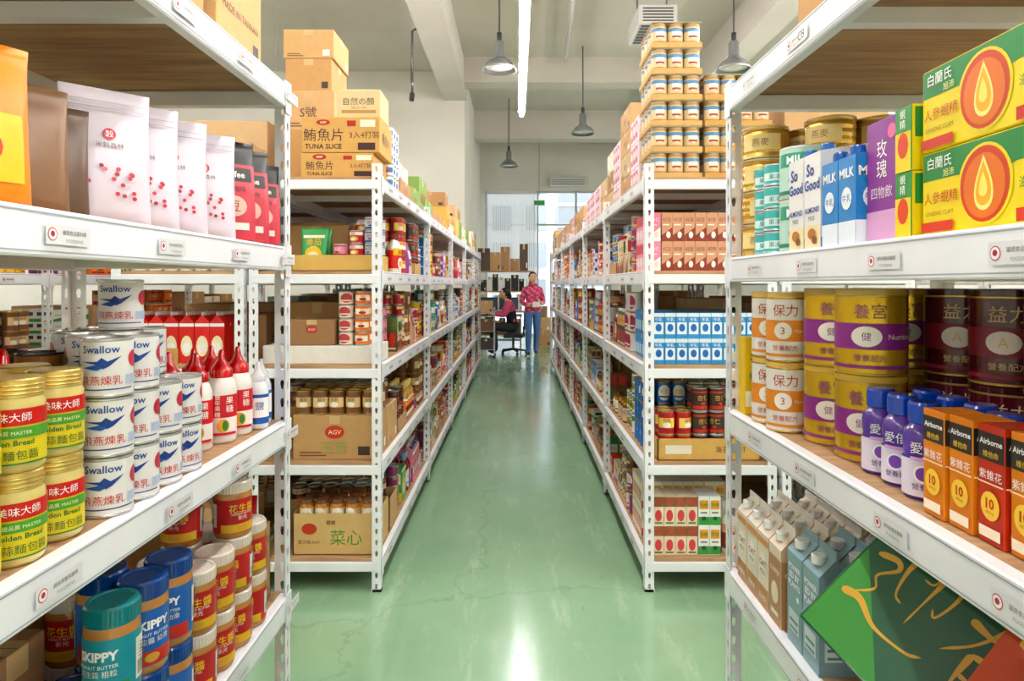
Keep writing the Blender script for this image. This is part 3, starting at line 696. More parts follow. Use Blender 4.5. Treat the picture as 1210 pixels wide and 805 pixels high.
for x,y,t,k in((-.69,1.585,40,1.13),(-.685,1.665,38,1.1),(-.68,1.745,34,1.0),(-.79,1.60,30,1.05),(-.79,1.70,30,1)): m.put(PD,(x,y,zs+.001),A(t+5),sc=k)
mk('black_coffee_pouches',m)
D=D2(); D.rect(-.065,.03,.065,.12,'#f4c03a'); D.disc(0,.075,.04,.03,'#c8341a'); D.text('蝦餅',0,.145,h=.03,c='#ffffff')
m=M(); m.put(p_bag(.17,.07,.215,'#f08a1c',D)[0],(-.705,.825,zs+.001),A(62)); mk('orange_snack_pouch',m)
open_carton(-1.0,-.80,.90,1.03,zs,.2,'#a5815a',flaps=False)
m=M(); m.put(p_bag(.12,.05,.19,'#7c5a3a')[0],(-.715,.955,zs+.001),A(58)); m.put(p_bag(.12,.05,.18,'#5c4330')[0],(-.735,1.03,zs+.001),A(50)); mk('kraft_paper_pouch',m)
carton(-1.15,-.875,1.40,1.76,zs,.29,'#c89f52',txt='鷹牌 奶粉',sides=('front','right'))
D=D2(); h=.094
D.rect(-.05,.0125,.05,.0145,'#2a4a8a'); D.text('Swallow',0,.077,h=.016,w=.055,c='#1f4a94',bold=.015)
D.text('飛燕煉乳',0,.028,h=.0175,w=.062,c='#c92a30')
D.poly([(-.03,.058),(-.008,.054),(.004,.046),(.012,.050),(.03,.066),(.010,.058),(.002,.064),(-.004,.058)],'#1f3f8a'); D.poly([(-.026,.048),(-.006,.053),(.004,.048),(-.004,.044)],'#2a5aaa')
PS=p_can(.0375,h,'#e9e8e5',seg=32,D=D,rim='#cccccb')[0]
mm=M(); mm.put(PS); D2_=D2(); D2_.disc(0,.06,.014,.014,'#c23a4a'); D2_.disc(.012,.05,.008,.008,'#3a6a3a'); D2_.rect(-.02,.02,.02,.035,'#b8c4dc'); D2_.wrap(mm,.0375,th0=1.5); D2_.wrap(mm,.0375,th0=-1.5); PS=mm.arr()
m=M()
for x,y,n in((-.665,1.073,3),(-.667,1.155,3),(-.668,1.237,2),(-.67,1.319,2),(-.748,1.16,3),(-.748,1.25,4),(-.75,1.335,3),(-.83,1.24,3),(-.83,1.33,3)):
    for k in range(n): m.put(PS,(x,y,LV_NL[2]+.001+k*(h+.0006)),A(32+random.uniform(-22,22)))
mk('condensed_milk_cans',m)
r=.037;h=.122; m=M()
lathe_s(m,[(0,0),(r*.92,0),(r,.006),(r,h*.74),(r*.93,h*.8)],C('#d8c67c'),GLOSS,32)
lathe(m,[(r*.9,h*.79),(r*.96,h*.8),(r*.96,h*.985),(r*.9,h),(0,h)],[C('#cda848'),C('#e8cc80'),C('#dcbe64'),C('#dcbc66')],METAL,32)
for k in range(3): lathe(m,[(r*.97,h*(.83+k*.045)),(r*.985,h*(.842+k*.045)),(r*.97,h*(.855+k*.045))],C('#d9ba66'),METAL,32)
lathe(m,[(r+.0006,.012),(r+.0006,.084)],C('#e6d23c'),PAPER,32)
D=D2(); D.rect(-.055,.062,.055,.084,'#c92a28'); D.text('美味大師',0,.073,h=.012,w=.05,c='#ffffff'); D.rect(-.055,.046,.055,.060,'#4f9a34'); D.text('保證品質 MASTER',0,.053,h=.006,c='#f6f0c0'); D.text('Golden Bread',0,.040,h=.0085,w=.055,c='#1e6a2a',bold=.02); D.text('大蒜麵包醬',0,.024,h=.0165,w=.066,c='#1e5a26'); D.rect(-.055,.012,.055,.014,'#2a7a34')
D.wrap(m,r+.0008); PG=m.arr(); m=M()
for x,y,n in((-.672,.80,2),(-.675,.885,2),(-.680,.972,2),(-.76,.85,2),(-.76,.935,2),(-.762,1.02,2)):
    for k in range(n): m.put(PG,(x,y,LV_NL[2]+.001+k*(h+.0006)),A(38+random.uniform(-12,12)))
mk('garlic_spread_jars',m)
def nozzle(r,h,body,label,cap,D):
    m=M(); lathe_s(m,[(0,0),(r*.92,0),(r,.006),(r,h*.55),(r*.97,h*.6),(r*.8,h*.68),(r*.62,h*.72)],C(body),GLOSS,28)
    lathe(m,[(r+.0006,h*.08),(r+.0006,h*.52)],C(label),PAPER,28)
    lathe_s(m,[(r*.72,h*.70),(r*.72,h*.79),(r*.45,h*.83),(r*.26,h*.9),(r*.16,h*.985),(r*.1,h),(0.0,h)],C(cap),GLOSS,20)
    for k in range(16):
        a=2*math.pi*k/16; box(m,r*.72*math.cos(a)-.001,r*.72*math.cos(a)+.001,r*.72*math.sin(a)-.001,r*.72*math.sin(a)+.001,h*.705,h*.785,C(cap),GLOSS)
    D.wrap(m,r+.0008); return m.arr()
D=D2(); D.rect(-.04,.018,.04,.06,'#f6eee8'); D.vtext('豐年果糖',-.012,.088,.012,'#fff6f0'); D.vtext('果糖',.014,.09,.017,'#fff6f0'); D.disc(0,.042,.013,.015,'#e8b03a'); D.disc(.004,.042,.006,.012,'#3a8a3a'); D.rect(-.03,.02,.03,.026,'#c8282a')
PN=nozzle(.034,.215,'#f0ece6','#d02830','#cc1c1e',D); m=M()
for x,y in((-.715,1.475),(-.695,1.555),(-.69,1.635),(-.79,1.50),(-.775,1.585),(-.77,1.665),(-.85,1.55)): m.put(PN,(x,y,LV_NL[2]+.001),A(26+random.uniform(-8,8)))
mk('red_cap_syrup_bottles',m)
D=D2(); D.rect(-.03,.03,.03,.08,'#ffffff'); D.text('鹽',0,.06,h=.02,c='#1e4a9a')
PB=nozzle(.026,.17,'#e4e9f0','#2a5cab','#dcdce0',D); m=M()
for x,y in((-.665,1.70),(-.68,1.76),(-.73,1.73)): m.put(PB,(x,y,LV_NL[2]+.001),A(30))
mk('blue_label_sauce_bottles',m)
m=M()
for x,y in((-.845,1.0),(-.845,1.085),(-.85,.91)): m.put(PN,(x,y,LV_NL[2]+.001),A(20),sc=1.22)
mk('red_cap_syrup_bottles',m)
P_=p_can(.036,.25,'#8a5a2a',seg=24,lid='#2c2826')[0]; m=M()
for x,y in((-.84,1.163),(-.925,1.10),(-.925,1.19)): m.put(P_,(x,y,LV_NL[2]+.001))
mk('tall_seasoning_canisters',m)
carton(-1.17,-.9,1.42,1.76,LV_NL[2],.2,'#c09440',txt='玉米粒'); open_carton(-1.17,-.97,.7,1.0,LV_NL[2],.26,'#b98a58')
def pb_jar(r,h,lid,label,text,sub,lidc,acc):
    m=M(); lathe_s(m,[(0,0),(r*.93,0),(r,.008),(r,h*.76),(r*.95,h*.81)],C('#b87e44'),GLOSS,32)
    lathe(m,[(r*.97,h*.80),(r*.985,h*.81),(r*.985,h*.975),(r*.93,h),(r*.8,h),(r*.78,h-.002),(0,h-.002)],C(lid),GLOSS,32)
    for k in range(40):
        a=2*math.pi*k/40; rr=r*.985; box(m,rr*math.cos(a)-.0008,rr*math.cos(a)+.0008,rr*math.sin(a)-.0008,rr*math.sin(a)+.0008,h*.82,h*.965,C(lid),GLOSS)
    lathe(m,[(r+.0006,h*.10),(r+.0006,h*.70)],C(label),PAPER,32)
    D=D2(); D.rect(-r*1.15,h*.11,r*1.15,h*.26,acc); D.text(text,0,h*.54,h=h*.15,w=r*1.5,c=lidc,bold=.04); D.text(sub,0,h*.37,h=h*.08,w=r*1.4,c='#f6efe0'); D.disc(0,h*.19,r*.3,h*.05,'#d9a14a',12); D.text('PEANUT BUTTER',0,h*.44,h=h*.035,c='#ffffff'); D.wrap(m,r+.0008)
    B=D2(); B.rect(-r*.5,h*.2,r*.5,h*.62,'#f2f2ee')
    for q in range(9): B.rect(-r*.4+q*r*.09,h*.24,-r*.4+q*r*.09+r*.04,h*.38,'#222222')
    for q in range(5): B.rect(-r*.42,h*(.42+q*.035),r*.42,h*(.43+q*.035),'#555555')
    B.wrap(m,r+.0008,th0=1.9); B.wrap(m,r+.0008,th0=-1.9)
    return m.arr()
PK=pb_jar(.0415,.161,'#1c468f','#2d64b4','SKIPPY','花生醬 幼滑','#ffffff','#c8342c'); PKT=pb_jar(.0415,.161,'#1a7f86','#2490a0','SKIPPY','花生醬 粗粒','#ffffff','#3a8f4a')
m=M(); z=LV_NL[3]+.001
for i,(x,y) in enumerate(((-.664,1.085),(-.664,1.173),(-.664,1.261),(-.752,1.20),(-.752,1.115))):
    for k in range(2 if i<4 else 1): m.put(PKT if (k==1 and i==0) else PK,(x,y,z+k*.1615),A(32+[ -25,10,-12,5,0][i]+random.uniform(-8,8)))
mk('blue_lid_peanut_butter_jars',m)
PR=pb_jar(.042,.127,'#e6dace','#b8262a','花生醬','新光','#f7d24a','#e2b23a'); m=M()
for x,y,n in((-.666,1.365,2),(-.666,1.455,2),(-.666,1.55,3),(-.666,1.64,2),(-.757,1.31,2),(-.757,1.40,2),(-.757,1.495,3),(-.757,1.59,2),(-.85,1.26,2),(-.85,1.35,2)):
    for k in range(n): m.put(PR,(x,y,z+k*.1275),A(28+random.uniform(-30,30)))
mk('red_label_peanut_butter_jars',m)
open_carton(-1.17,-.72,.62,.98,LV_NL[3],.2,'#8a5f38',flaps=False); carton(-1.17,-.82,1.02,1.15,LV_NL[3],.24,'#9a6c40'); open_carton(-1.17,-.93,1.18,1.5,LV_NL[3],.24,'#c39a5f',flaps=False)
open_carton(-.83,-.665,1.712,1.785,LV_NL[3],.2,'#cf9f5c',flaps=False); carton(-1.17,-.86,1.6,1.76,LV_NL[3],.27,'#cda464')
D=D2(); D.disc(0,.09,.035,.03,'#f2c030'); D.text('脆',0,.09,h=.03,c='#b01a1a')
m=M(); m.put(p_bag(.12,.04,.17,'#d01f24',D)[0],(-.745,1.748,z+.11),A(0)); mk('red_chip_bag',m)
block('can5',-1.17,.9,5,8,3,LV_NL[4],jit=.4)

# ================================================================ NEAR RIGHT RACK
zs=LV_NR[1]+.001
D=D2(); D.rect(-.05,.02,.05,.06,'#e8d08c'); D.text('燕麥',0,.04,h=.02,c='#7a4a1a'); D.rect(-.08,.068,.08,.072,'#a87a2a')
P_=p_can(.058,.082,'#d4ac58',rim='#cfc4a0',seg=32,D=D,bodymat=METAL,wave=4)[0]; m=M()
for x,y,n in((.646,1.71,4),(.766,1.735,4),(.885,1.735,4),(.766,1.61,4),(.885,1.61,4),(1.01,1.7,4)):
    for k in range(n): m.put(P_,(x,y,zs+k*.0826),A(-30+random.uniform(-20,20)))
mk('gold_oat_tins',m)
P_=p_can(.029,.052,'#45b0ac',seg=20,rim='#d4dcdc',D=D2().rect(-.03,.012,.03,.03,'#dff2ee').text('果凍',0,.021,h=.013,c='#1f7a78'))[0]; m=M()
for x,y in((.612,1.61),(.612,1.55)):
    for k in range(4): m.put(P_,(x,y,zs+k*.0524),A(-30))
mk('teal_small_tins',m)
D=D2(); D.rect(-.05,.07,.05,.1,'#3a9a7a'); D.text('MILK',0,.085,h=.018,c='#ffffff',bold=.02); D.disc(0,.04,.022,.018,'#3a6aa0'); D.rect(-.06,.01,.06,.018,'#2a7a5a')
P_=p_can(.05,.115,'#b9dccc',rim='#d0d4d0',seg=28,D=D,lid='#e4e8e4')[0]; m=M()
for x,y in((.64,1.47),(.75,1.475),(.86,1.475)):
    for k in range(2): m.put(P_,(x,y,zs+k*.1156),A(-35))
mk('green_milk_powder_tins',m)
def tall_carton(w,d,h,c,DF,DSd,cap='#2b5fa8'):
    m=M(); A_=C(c)
    V=[(-w/2,-d/2,0),(w/2,-d/2,0),(w/2,d/2,0),(-w/2,d/2,0),(-w/2,-d/2,h*.93),(w/2,-d/2,h*.93),(w/2,d/2,h),(-w/2,d/2,h)]
    m.add(V,[(0,1,5,4),(1,2,6,5),(2,3,7,6),(3,0,4,7),(4,5,6,7),(0,3,2,1)],A_,PAPER)
    lathe(m,[(.014,0),(.014,.014),(.012,.017),(0,.017)],C(cap),GLOSS,16,(0,-d*.15,h*.945))
    face(DF,m,'front',-w/2,w/2,-d/2,d/2,0)
    for s_ in('left','right'): face(DSd,m,s_,-w/2,w/2,-d/2,d/2,0)
    return m.arr()
DF=D2(); DF.rect(-.034,0,.034,.045,'#f3e0b0'); DF.text('So',-.008,.155,h=.026,c='#1d3f8f',bold=.03); DF.text('Good',0,.125,h=.022,c='#1d3f8f',bold=.03); DF.text('ALMOND',0,.075,h=.011,c='#1d3f8f',bold=.02); DF.text('MILK',0,.059,h=.009,c='#3a3a3a'); DF.disc(.0,.028,.017,.011,'#b9783a',14); DF.disc(.012,.016,.011,.008,'#8a5424',12)
P_=tall_carton(.07,.09,.2,'#e9e9e7',DF,D2().rect(-.044,0,.044,.02,'#2f6fb8').text('So',0,.155,h=.022,c='#1d3f8f',bold=.03).text('Good',0,.128,h=.022,w=.075,c='#1d3f8f',bold=.03).text('ALMOND',0,.08,h=.012,c='#1d3f8f',bold=.02).disc(0,.045,.022,.014,'#b9783a',14)); m=M()
for y in(1.375,1.30):
    for x in(.628,.722,.816): m.put(P_,(x,y,zs),A(-90))
mk('almond_milk_cartons',m)
DF=D2(); DF.rect(-.03,.0,.03,.04,'#e8f2fa'); DF.text('MILK',0,.125,h=.018,w=.05,c='#ffffff',bold=.03); DF.disc(0,.08,.018,.02,'#eef6fc',14); DF.text('牛乳',0,.08,h=.014,c='#1d4f9f')
P_=tall_carton(.06,.06,.165,'#3484c8',DF,DF); m=M()
for y in(1.225,1.162):
    for x in(.612,.675,.74,.805): m.put(P_,(x,y,zs),A(-90))
mk('blue_milk_cartons',m)
m=M(); box(m,.60,.665,1.035,1.13,zs,zs+.2,C('#86388e'),PAPER,.002,cols={'top':C('#a35aa8')})
D=D2(); D.rect(-.047,.002,.047,.05,'#d9a5cf'); D.vtext('玫瑰',0,.135,.03,'#ffffff'); D.text('四物飲',0,.08,h=.02,w=.07,c='#f4e3f2'); D.disc(.03,.175,.012,.012,'#e86aa0',14); face(D,m,'left',.60,.665,1.035,1.13,zs)
D=D2(); D.rect(-.032,.002,.032,.05,'#c88ac0'); D.vtext('玫瑰四物飲',0,.125,.022,'#f6e6f4'); face(D,m,'front',.60,.665,1.035,1.13,zs)
box(m,.668,.74,1.035,1.13,zs,zs+.19,C('#7a3585'),PAPER,.002)
mk('rose_tonic_gift_box',m)
m=M()
for k in range(2):
    box(m,.59,.68,.985,1.028,zs+k*.1,zs+k*.1+.099,C('#ecd01e'),PAPER,.001,cols={'left':C('#2f8a3a'),'top':C('#2f8a3a')})
    D=D2(); D.rect(-.04,.05,.04,.095,'#2f8a3a'); D.disc(.01,.04,.02,.02,'#c23a1e',14); D.text('人參',0,.075,h=.02,c='#ffffff'); face(D,m,'front',.59,.68,.985,1.028,zs+k*.1)
    D=D2(); D.rect(-.02,0.0,.02,.06,'#ecd01e'); D.disc(0,.04,.014,.02,'#d8421c',12); D.vtext('蜆精',0,.08,.014,'#ffffff'); face(D,m,'left',.59,.68,.985,1.028,zs+k*.1)
mk('small_tonic_boxes',m)
for y0,y1 in((.70,.975),(.42,.695)):
    for k in range(2):
        z0=zs+k*.1205; m=M(); x0,x1=.60,.80
        box(m,x0,x1,y0,y1,z0,z0+.119,C('#ecd41c'),PAPER,.002,cols={'top':C('#e8cc1e')})
        D=D2(); a=(y1-y0)/2-.003; cu_=-.008
        D.rect(-a,.078,a,.117,'#1f7f3a'); D.poly([(-.06,.079),(.05,.079),(.02,.070),(-.04,.070)],'#1f7f3a')
        D.disc(cu_,.058,.050,.053,'#ecd41c',28); D.disc(cu_,.058,.045,.049,'#c8401c',28); D.disc(cu_,.056,.038,.042,'#dc701c',28)
        n=28; drop=[]
        for q in range(n):
            t=2*math.pi*q/n; drop.append((.024*math.sin(t)*math.sin(t/2)**1.3,.036*math.cos(t)))
        for kk,cl in((1,'#fbe98a'),(.8,'#f0b01e'),(.45,'#fbe070')): D.poly([(cu_+p*kk,.06+q*kk-.004*(1-kk)) for p,q in drop],cl)
        D.text('白蘭氏',-.095,.102,h=.017,w=.06,c='#ffffff'); D.text('旭沛',-.075,.085,h=.011,c='#f2e8a0'); D.text('人參蜆精',-.092,.052,h=.022,w=.072,c='#b8241c'); D.text('GINSENG CLAM',-.095,.03,h=.006,c='#7a3a1a'); D.rect(-a,.004,-.065,.018,'#c8301c'); D.rect(.05,.004,a,.02,'#c8301c'); D.text('滋養調理',.085,.05,h=.016,w=.06,c='#1f6a2e')
        face(D,m,'left',x0,x1,y0,y1,z0)
        D=D2(); D.rect(-.097,.07,.097,.117,'#1f8a3e'); D.text('人參蜆精',0,.093,h=.022,c='#ffffff'); D.disc(.03,.035,.022,.024,'#d8421c'); face(D,m,'front',x0,x1,y0,y1,z0)
        mk('tonic_drink_gift_box',m)
zs=LV_NR[2]+.001
def powder(r,h,body,band,txt,tc_,lid,mat=METAL,sub='',bv=(.3,.6)):
    D=D2(); D.rect(-r*1.5,h*bv[0],r*1.5,h*bv[1],band); D.text(txt,0,h*.74,h=h*.17,w=r*1.7,c=tc_); D.disc(-r*.1,h*.45,r*.42,h*.12,'#f4efe4',18); D.text(sub,-r*.1,h*.45,h=h*.1,w=r*.6,c=tc_); D.text('Nutrition',r*.9,h*.45,h=h*.06,w=r*.9,c='#f4efe4'); D.rect(-r*1.3,h*.08,r*1.3,h*.12,band); D.text('營養配方',0,h*.205,h=h*.08,w=r*1.5,c=tc_)
    B=D2(); B.rect(-r*.7,h*.1,r*.7,h*.85,'#e8dcc0')
    for q in range(12): B.rect(-r*.6,h*(.2+q*.05),r*(.2+.38*((q*7)%5)/5),h*(.212+q*.05),'#6a4a3a')
    m=M(); P=p_can(r,h*.93,body,rim='#d0ae58',seg=36,D=D,bodymat=mat)[0]; m.put(P); B.wrap(m,r,th0=2.3); B.wrap(m,r,th0=-2.3)
    lathe(m,[(r*.97,h*.925),(r*1.01,h*.925),(r*1.01,h*.99),(r*.96,h),(0,h-.001)],C(lid),GLOSS,36); return m.arr()
PGd=powder(.064,.165,'#e0b83c','#8a2a86','養宮','#7a1a6a','#d2ae48',sub='健')
PWh=powder(.046,.16,'#e6e1db','#dc8a3a','保力','#b04a2a','#d9b25c',mat=PAPER,sub='3')
PDk=powder(.062,.165,'#521420','#822230','益力','#e8c890','#3c1018',mat=GLOSS,sub='A')
m=M()
for x,y in((.698,1.30),(.695,1.435),(.84,1.42),(.86,1.56)):
    for k in range(2): m.put(PGd,(x,y,zs+k*.1655),A(-32+random.uniform(-14,14)))
mk('gold_milk_powder_tins',m)
m=M()
for x,y in((.634,1.545),(.634,1.64),(.732,1.59),(.732,1.69)):
    for k in range(2): m.put(PWh,(x,y,zs+k*.1606),A(-28))
mk('white_milk_powder_tins',m)
m=M()
for x,y in((.866,1.285),(.866,1.155),(.866,1.025),(.866,.895),(1.0,1.3),(1.0,1.17),(1.0,1.04)):
    for k in range(2): m.put(PDk,(x,y,zs+k*.1655),A(-35+random.uniform(-15,15)))
mk('maroon_milk_powder_tins',m)
m=M(); box(m,.595,.68,1.72,1.765,zs,zs+.2,C('#e8c024'),PAPER,.001); D=D2(); D.text('SUM',0,.15,h=.022,c='#8a1a1a',bold=.03); D.text('養生奶',0,.1,h=.02,w=.07,c='#2a5a2a'); D.rect(-.04,.02,.04,.06,'#f6efd0'); face(D,m,'front',.595,.68,1.72,1.765,zs); mk('yellow_cereal_box',m)
D=D2(); D.text('愛倍',0,.082,h=.018,c='#ffffff'); D.disc(0,.042,.014,.014,'#ffffff',14); D.disc(0,.042,.011,.011,'#7a4ab0',12); D.text('營養奶',0,.022,h=.010,c='#4a2a80'); D.rect(-.018,.062,.018,.068,'#d9a8e0')
def btl(r,h):
    m=M(); lathe_s(m,[(0,0),(r*.92,0),(r,.006),(r,h*.3),(r*.93,h*.45),(r,h*.62),(r*.92,h*.7),(r*.68,h*.76),(r*.6,h*.8)],C('#5b3aa2'),GLOSS,26)
    lathe(m,[(r*.72,h*.78),(r*.74,h*.79),(r*.74,h*.97),(r*.68,h),(0,h)],C('#1d48bc'),GLOSS,26)
    lathe(m,[(r+.0006,.006),(r+.0006,h*.42)],C('#e4def0'),PAPER,26)
    D.wrap(m,r+.001); return m.arr()
P_=btl(.031,.152); m=M()
for x,y in((.652,1.055),(.658,1.125),(.66,1.195),(.725,1.03),(.727,1.10),(.728,1.17),(.768,.96),(.768,.89),(.768,.82),(.706,.955)): m.put(P_,(x,y,zs),A(-35+random.uniform(-14,14)))
mk('purple_nutrition_drink_bottles',m)
m=M()
for i,(x,y) in enumerate(((.640,.965),(.644,.912),(.648,.859),(.652,.806),(.656,.753))):
    cA=['#e2821e','#e2821e','#c0321e','#e2821e','#c0321e'][i]; w=.048
    box(m,x-.03,x+.03,y-w/2,y+w/2,zs,zs+.155,C(cA),PAPER,.001,cols={'front':C(cA)})
    for sd,ww in(('left',w),('front',.06)):
        D=D2(); D.rect(-ww/2+.001,.108,ww/2-.001,.145,'#2a2422'); D.text('Airborne',0,.133,h=.010,w=ww*.85,c='#ffffff',bold=.02); D.text('維他命',0,.117,h=.009,c='#f7d050'); D.text('紫錐花',0,.09,h=.013,w=ww*.85,c='#ffffff'); D.rect(-ww/2+.001,.078,ww/2-.001,.080,'#ffe9c0'); D.disc(0,.05,.017,.019,'#f7d050',16); D.text('10',0,.053,h=.014,c='#c8301e',bold=.03); D.text('000mg',0,.041,h=.005,c='#c8301e'); D.rect(-ww*.4,.008,ww*.4,.022,'#fff2d8'); face(D,m,sd,x-.03,x+.03,y-w/2,y+w/2,zs)
mk('orange_supplement_boxes',m)
zs=LV_NR[3]+.001
DF=D2(); DF.rect(-.033,.0,.033,.05,'#b9844e'); DF.disc(0,.1,.02,.03,'#f7f1e4',16); DF.text('OAT',0,.105,h=.015,c='#7a4a2a',bold=.02); DF.text('MILK',0,.085,h=.01,c='#7a4a2a'); DF.rect(-.033,.15,.033,.165,'#d99a5a'); DF.text('燕麥奶',0,.025,h=.014,c='#ffffff')
PB1=p_gable(.068,.068,.175,'#eadfce','#dccbb2','#f4f4f4',DF,DF)[0]
DF2=D2(); DF2.rect(-.033,.0,.033,.15,'#b3845a'); DF2.text('COFFEE',0,.12,h=.011,c='#f4ead8',bold=.02); DF2.disc(0,.07,.02,.025,'#efe0c8',16); DF2.rect(-.02,.02,.02,.03,'#f4ead8')
PB2=p_gable(.068,.068,.175,'#e9d9c3','#cfae8c','#f4f4f2',DF2,DF2)[0]
m=M()
for i in range(6):
    for j in range(4): m.put(PB2 if j==0 and i<2 else PB1,(.622+i*.073,1.50+j*.0725,zs),A(-90))
mk('oat_milk_cartons',m)
DF=D2(); DF.text('POWER',0,.165,h=.013,w=.055,c='#ffffff',bold=.02); DF.text('ED BY',0,.147,h=.013,w=.05,c='#ffffff',bold=.02); DF.text('PLANTS',0,.129,h=.013,w=.055,c='#ffffff',bold=.02); DF.disc(.018,.105,.006,.006,'#ffffff',10); DF.rect(-.025,.03,.025,.075,'#c9d8da'); DF.rect(-.02,.05,.02,.056,'#55787e'); DF.rect(-.02,.035,.02,.04,'#55787e')
PP=p_gable(.072,.072,.195,'#86a6af','#7a9ba4','#eef1f2',DF,DF,capr=.015)[0]; m=M()
for i in range(5):
    for j in range(2): m.put(PP,(.627+i*.076,1.325+j*.077,zs),A(-90))
mk('plant_milk_cartons',m)
def gift(name,c,loc,nrm,spin,w,h,t,Df):
    n=Vector(nrm).normalized(); up=Vector((0,0,1)); u=up.cross(n).normalized(); v=n.cross(u)
    cs,sn=math.cos(spin),math.sin(spin); u2=u*cs+v*sn; v2=-u*sn+v*cs
    m=M(); box(m,-w/2,w/2,-t,0,-h/2,h/2,C(c),GLOSS,.002)
    Df.flat(m,(0,-t,0),(1,0,0),(0,0,1))
    R=np.array([[u2.x,-n.x,v2.x],[u2.y,-n.y,v2.y],[u2.z,-n.z,v2.z]])
    q=M(); q.put(m.arr(),loc,R=R); return mk(name,q)
G='#d9a843'
D=D2(); D.rect(-.141,-.131,.141,.131,'#1f5636'); D.poly([(-.141,-.131),(.0,-.131),(-.141,.03)],'#3a8c38')
# cursive gold calligraphy: two characters
for st,w_ in(([(-.115,.085),(-.10,.07),(-.092,.055)],.014),([(-.125,.03),(-.098,.04),(-.088,.028),(-.105,.0),(-.095,-.02),(-.118,-.05)],.011),([(-.128,-.055),(-.10,-.048),(-.06,-.066),(-.01,-.062),(.01,-.05)],.014),
    ([(-.065,.09),(-.078,.05),(-.07,.0),(-.055,-.01)],.011),([(-.07,.085),(-.04,.09),(-.04,.05),(-.055,.045)],.010),([(-.03,.095),(-.012,.09),(-.006,.05),(-.012,.01),(-.022,.018)],.011),([(-.032,.092),(-.034,.03),(-.035,-.03)],.009),
    ([(.03,.10),(.055,.095),(.10,.102)],.011),([(.035,.075),(.06,.07),(.105,.078)],.010),([(.022,.045),(.06,.043),(.12,.055)],.013),([(.072,.118),(.062,.07),(.045,.02),(.018,-.02)],.012),([(.07,.05),(.09,.02),(.125,-.01)],.015),
    ([(.05,.005),(.052,-.04),(.055,-.065)],.010),([(.05,.005),(.085,.008),(.088,-.03),(.082,-.062)],.010),([(.054,-.03),(.082,-.028)],.008),([(.054,-.06),(.082,-.058)],.008)):
    D.brush([(p[0],p[1]+.005) for p in st],w_,G)
D.text('迎春納福',.08,-.10,h=.012,c=G)
gift('green_gift_box','#1f5a34',(.665,1.04,.845),(-.50,-.62,.5),A(-33),.29,.27,.04,D)
D=D2(); D.rect(-.12,-.12,.12,.12,'#bc4422')
for st,w_ in(([(-.09,.08),(-.05,.10),(-.02,.07)],.012),([(-.10,.04),(-.04,.05),(.03,.06)],.013),([(-.06,.09),(-.07,.0),(-.11,-.06)],.013),([(-.03,.03),(.0,-.02),(.05,-.07)],.014),([(.03,.09),(.05,.03),(.09,.05)],.012)): D.brush(st,w_,'#f0c050')
gift('red_gift_box','#c8401e',(.705,.80,.845),(-.6,-.45,.55),A(-20),.24,.24,.04,D)
open_carton(.92,1.15,.60,1.22,LV_NR[3],.1,'#b98a58',flaps=False)
carton(.93,1.14,.62,1.2,LV_NR[3]+.105,.2,'#a97c4e')
carton(.74,.90,.74,1.02,LV_NR[3],.09,'#b98a58')
block('can6',.62,.9,6,8,3,LV_NR[4],jit=.4)
carton(.64,1.13,1.0,1.5,LV_NR[0],.3,'#c09355')
m=M(); D=D2(); D.rect(-.03,.0,.03,.03,'#f2f2f0'); D.text('C8',0,.015,h=.018,c='#444444'); D.flat(m,(.575-.0035,1.32,1.884),(0,-1,0),(0,0,1),off=.0022); mk('shelf_label_sticker',m)
m=M(); D=D2(); D.disc(0,0,.014,.014,'#b8304a'); D.disc(0,0,.011,.011,'#f6f2f2'); D.text('09',0,0,h=.011,c='#b8304a'); D.flat(m,(-.6165,1.775,1.468),(0,1,0),(0,0,1),off=.0032); mk('shelf_label_sticker',m)

# ================================================================ far end furniture
mt=C('#9a9c9e')
m=M(); wd=C('#6b5a4a')
box(m,-.9,.12,13.9,14.45,.72,.75,wd,PAPER,.003)
for x in(-.88,.08):
    for y in(13.92,14.4): box(m,x,x+.03,y,y+.03,0,.72,mt,METAL)
box(m,-.87,.1,13.95,14.4,.2,.215,mt,METAL)
mk('packing_desk',m)
m=M()
for x in(-.9,.3):
    for y in(14.6,15.0): box(m,x,x+.04,y,y+.04,0,1.75,C('#d5d6d6'),RACK)
for z in(.3,.8,1.25,1.7): box(m,-.9,.34,14.6,15.04,z-.03,z,C('#6a4a34'),PLY)
mk('wooden_shelf_unit',m)
x=-.85
while x<.2: w=random.uniform(.18,.3); carton(x,x+w-.01,14.66,14.95,1.7,random.uniform(.25,.6),random.choice(['#a97c4e','#5a4a42','#8a8a88','#b98a58'])); x+=w
for z,cl in((.8,['#2a2a2e','#4a4a50','#c8c8c8','#7a5a42']),(1.25,['#2c2c30','#e0e0dc','#3a3a40','#1c1c20']),(.3,['#7a5a42','#3a3a3a'])):
    x=-.83
    while x<.12: w=random.uniform(.12,.2); carton(x,x+w-.01,14.66,14.95,z,random.uniform(.22,.38),random.choice(cl),name='storage_box'); x+=w
for mx0 in(-.80,-.36):
    m=M(); box(m,mx0,mx0+.40,14.1,14.12,.86,1.12,C('#1c1c20'),GLOSS,.004); box(m,mx0+.17,mx0+.23,14.12,14.15,.75,.98,C('#222226'),GLOSS); box(m,mx0+.09,mx0+.31,14.05,14.2,.75,.76,C('#222226'),GLOSS)
    D=D2(); D.rect(-.18,.02,.18,.24,'#3a4a5e'); face(D,m,'front',mx0,mx0+.40,14.1,14.12,.86); mk('computer_monitor',m)
carton(.42,.78,14.8,15.2,0,.35,'#b98a58'); carton(.45,.76,14.82,15.15,.351,.3,'#c79b62'); carton(.44,.7,14.85,15.1,.652,.25,'#8a6a4a')
m=M(); g=C('#c9cccf')
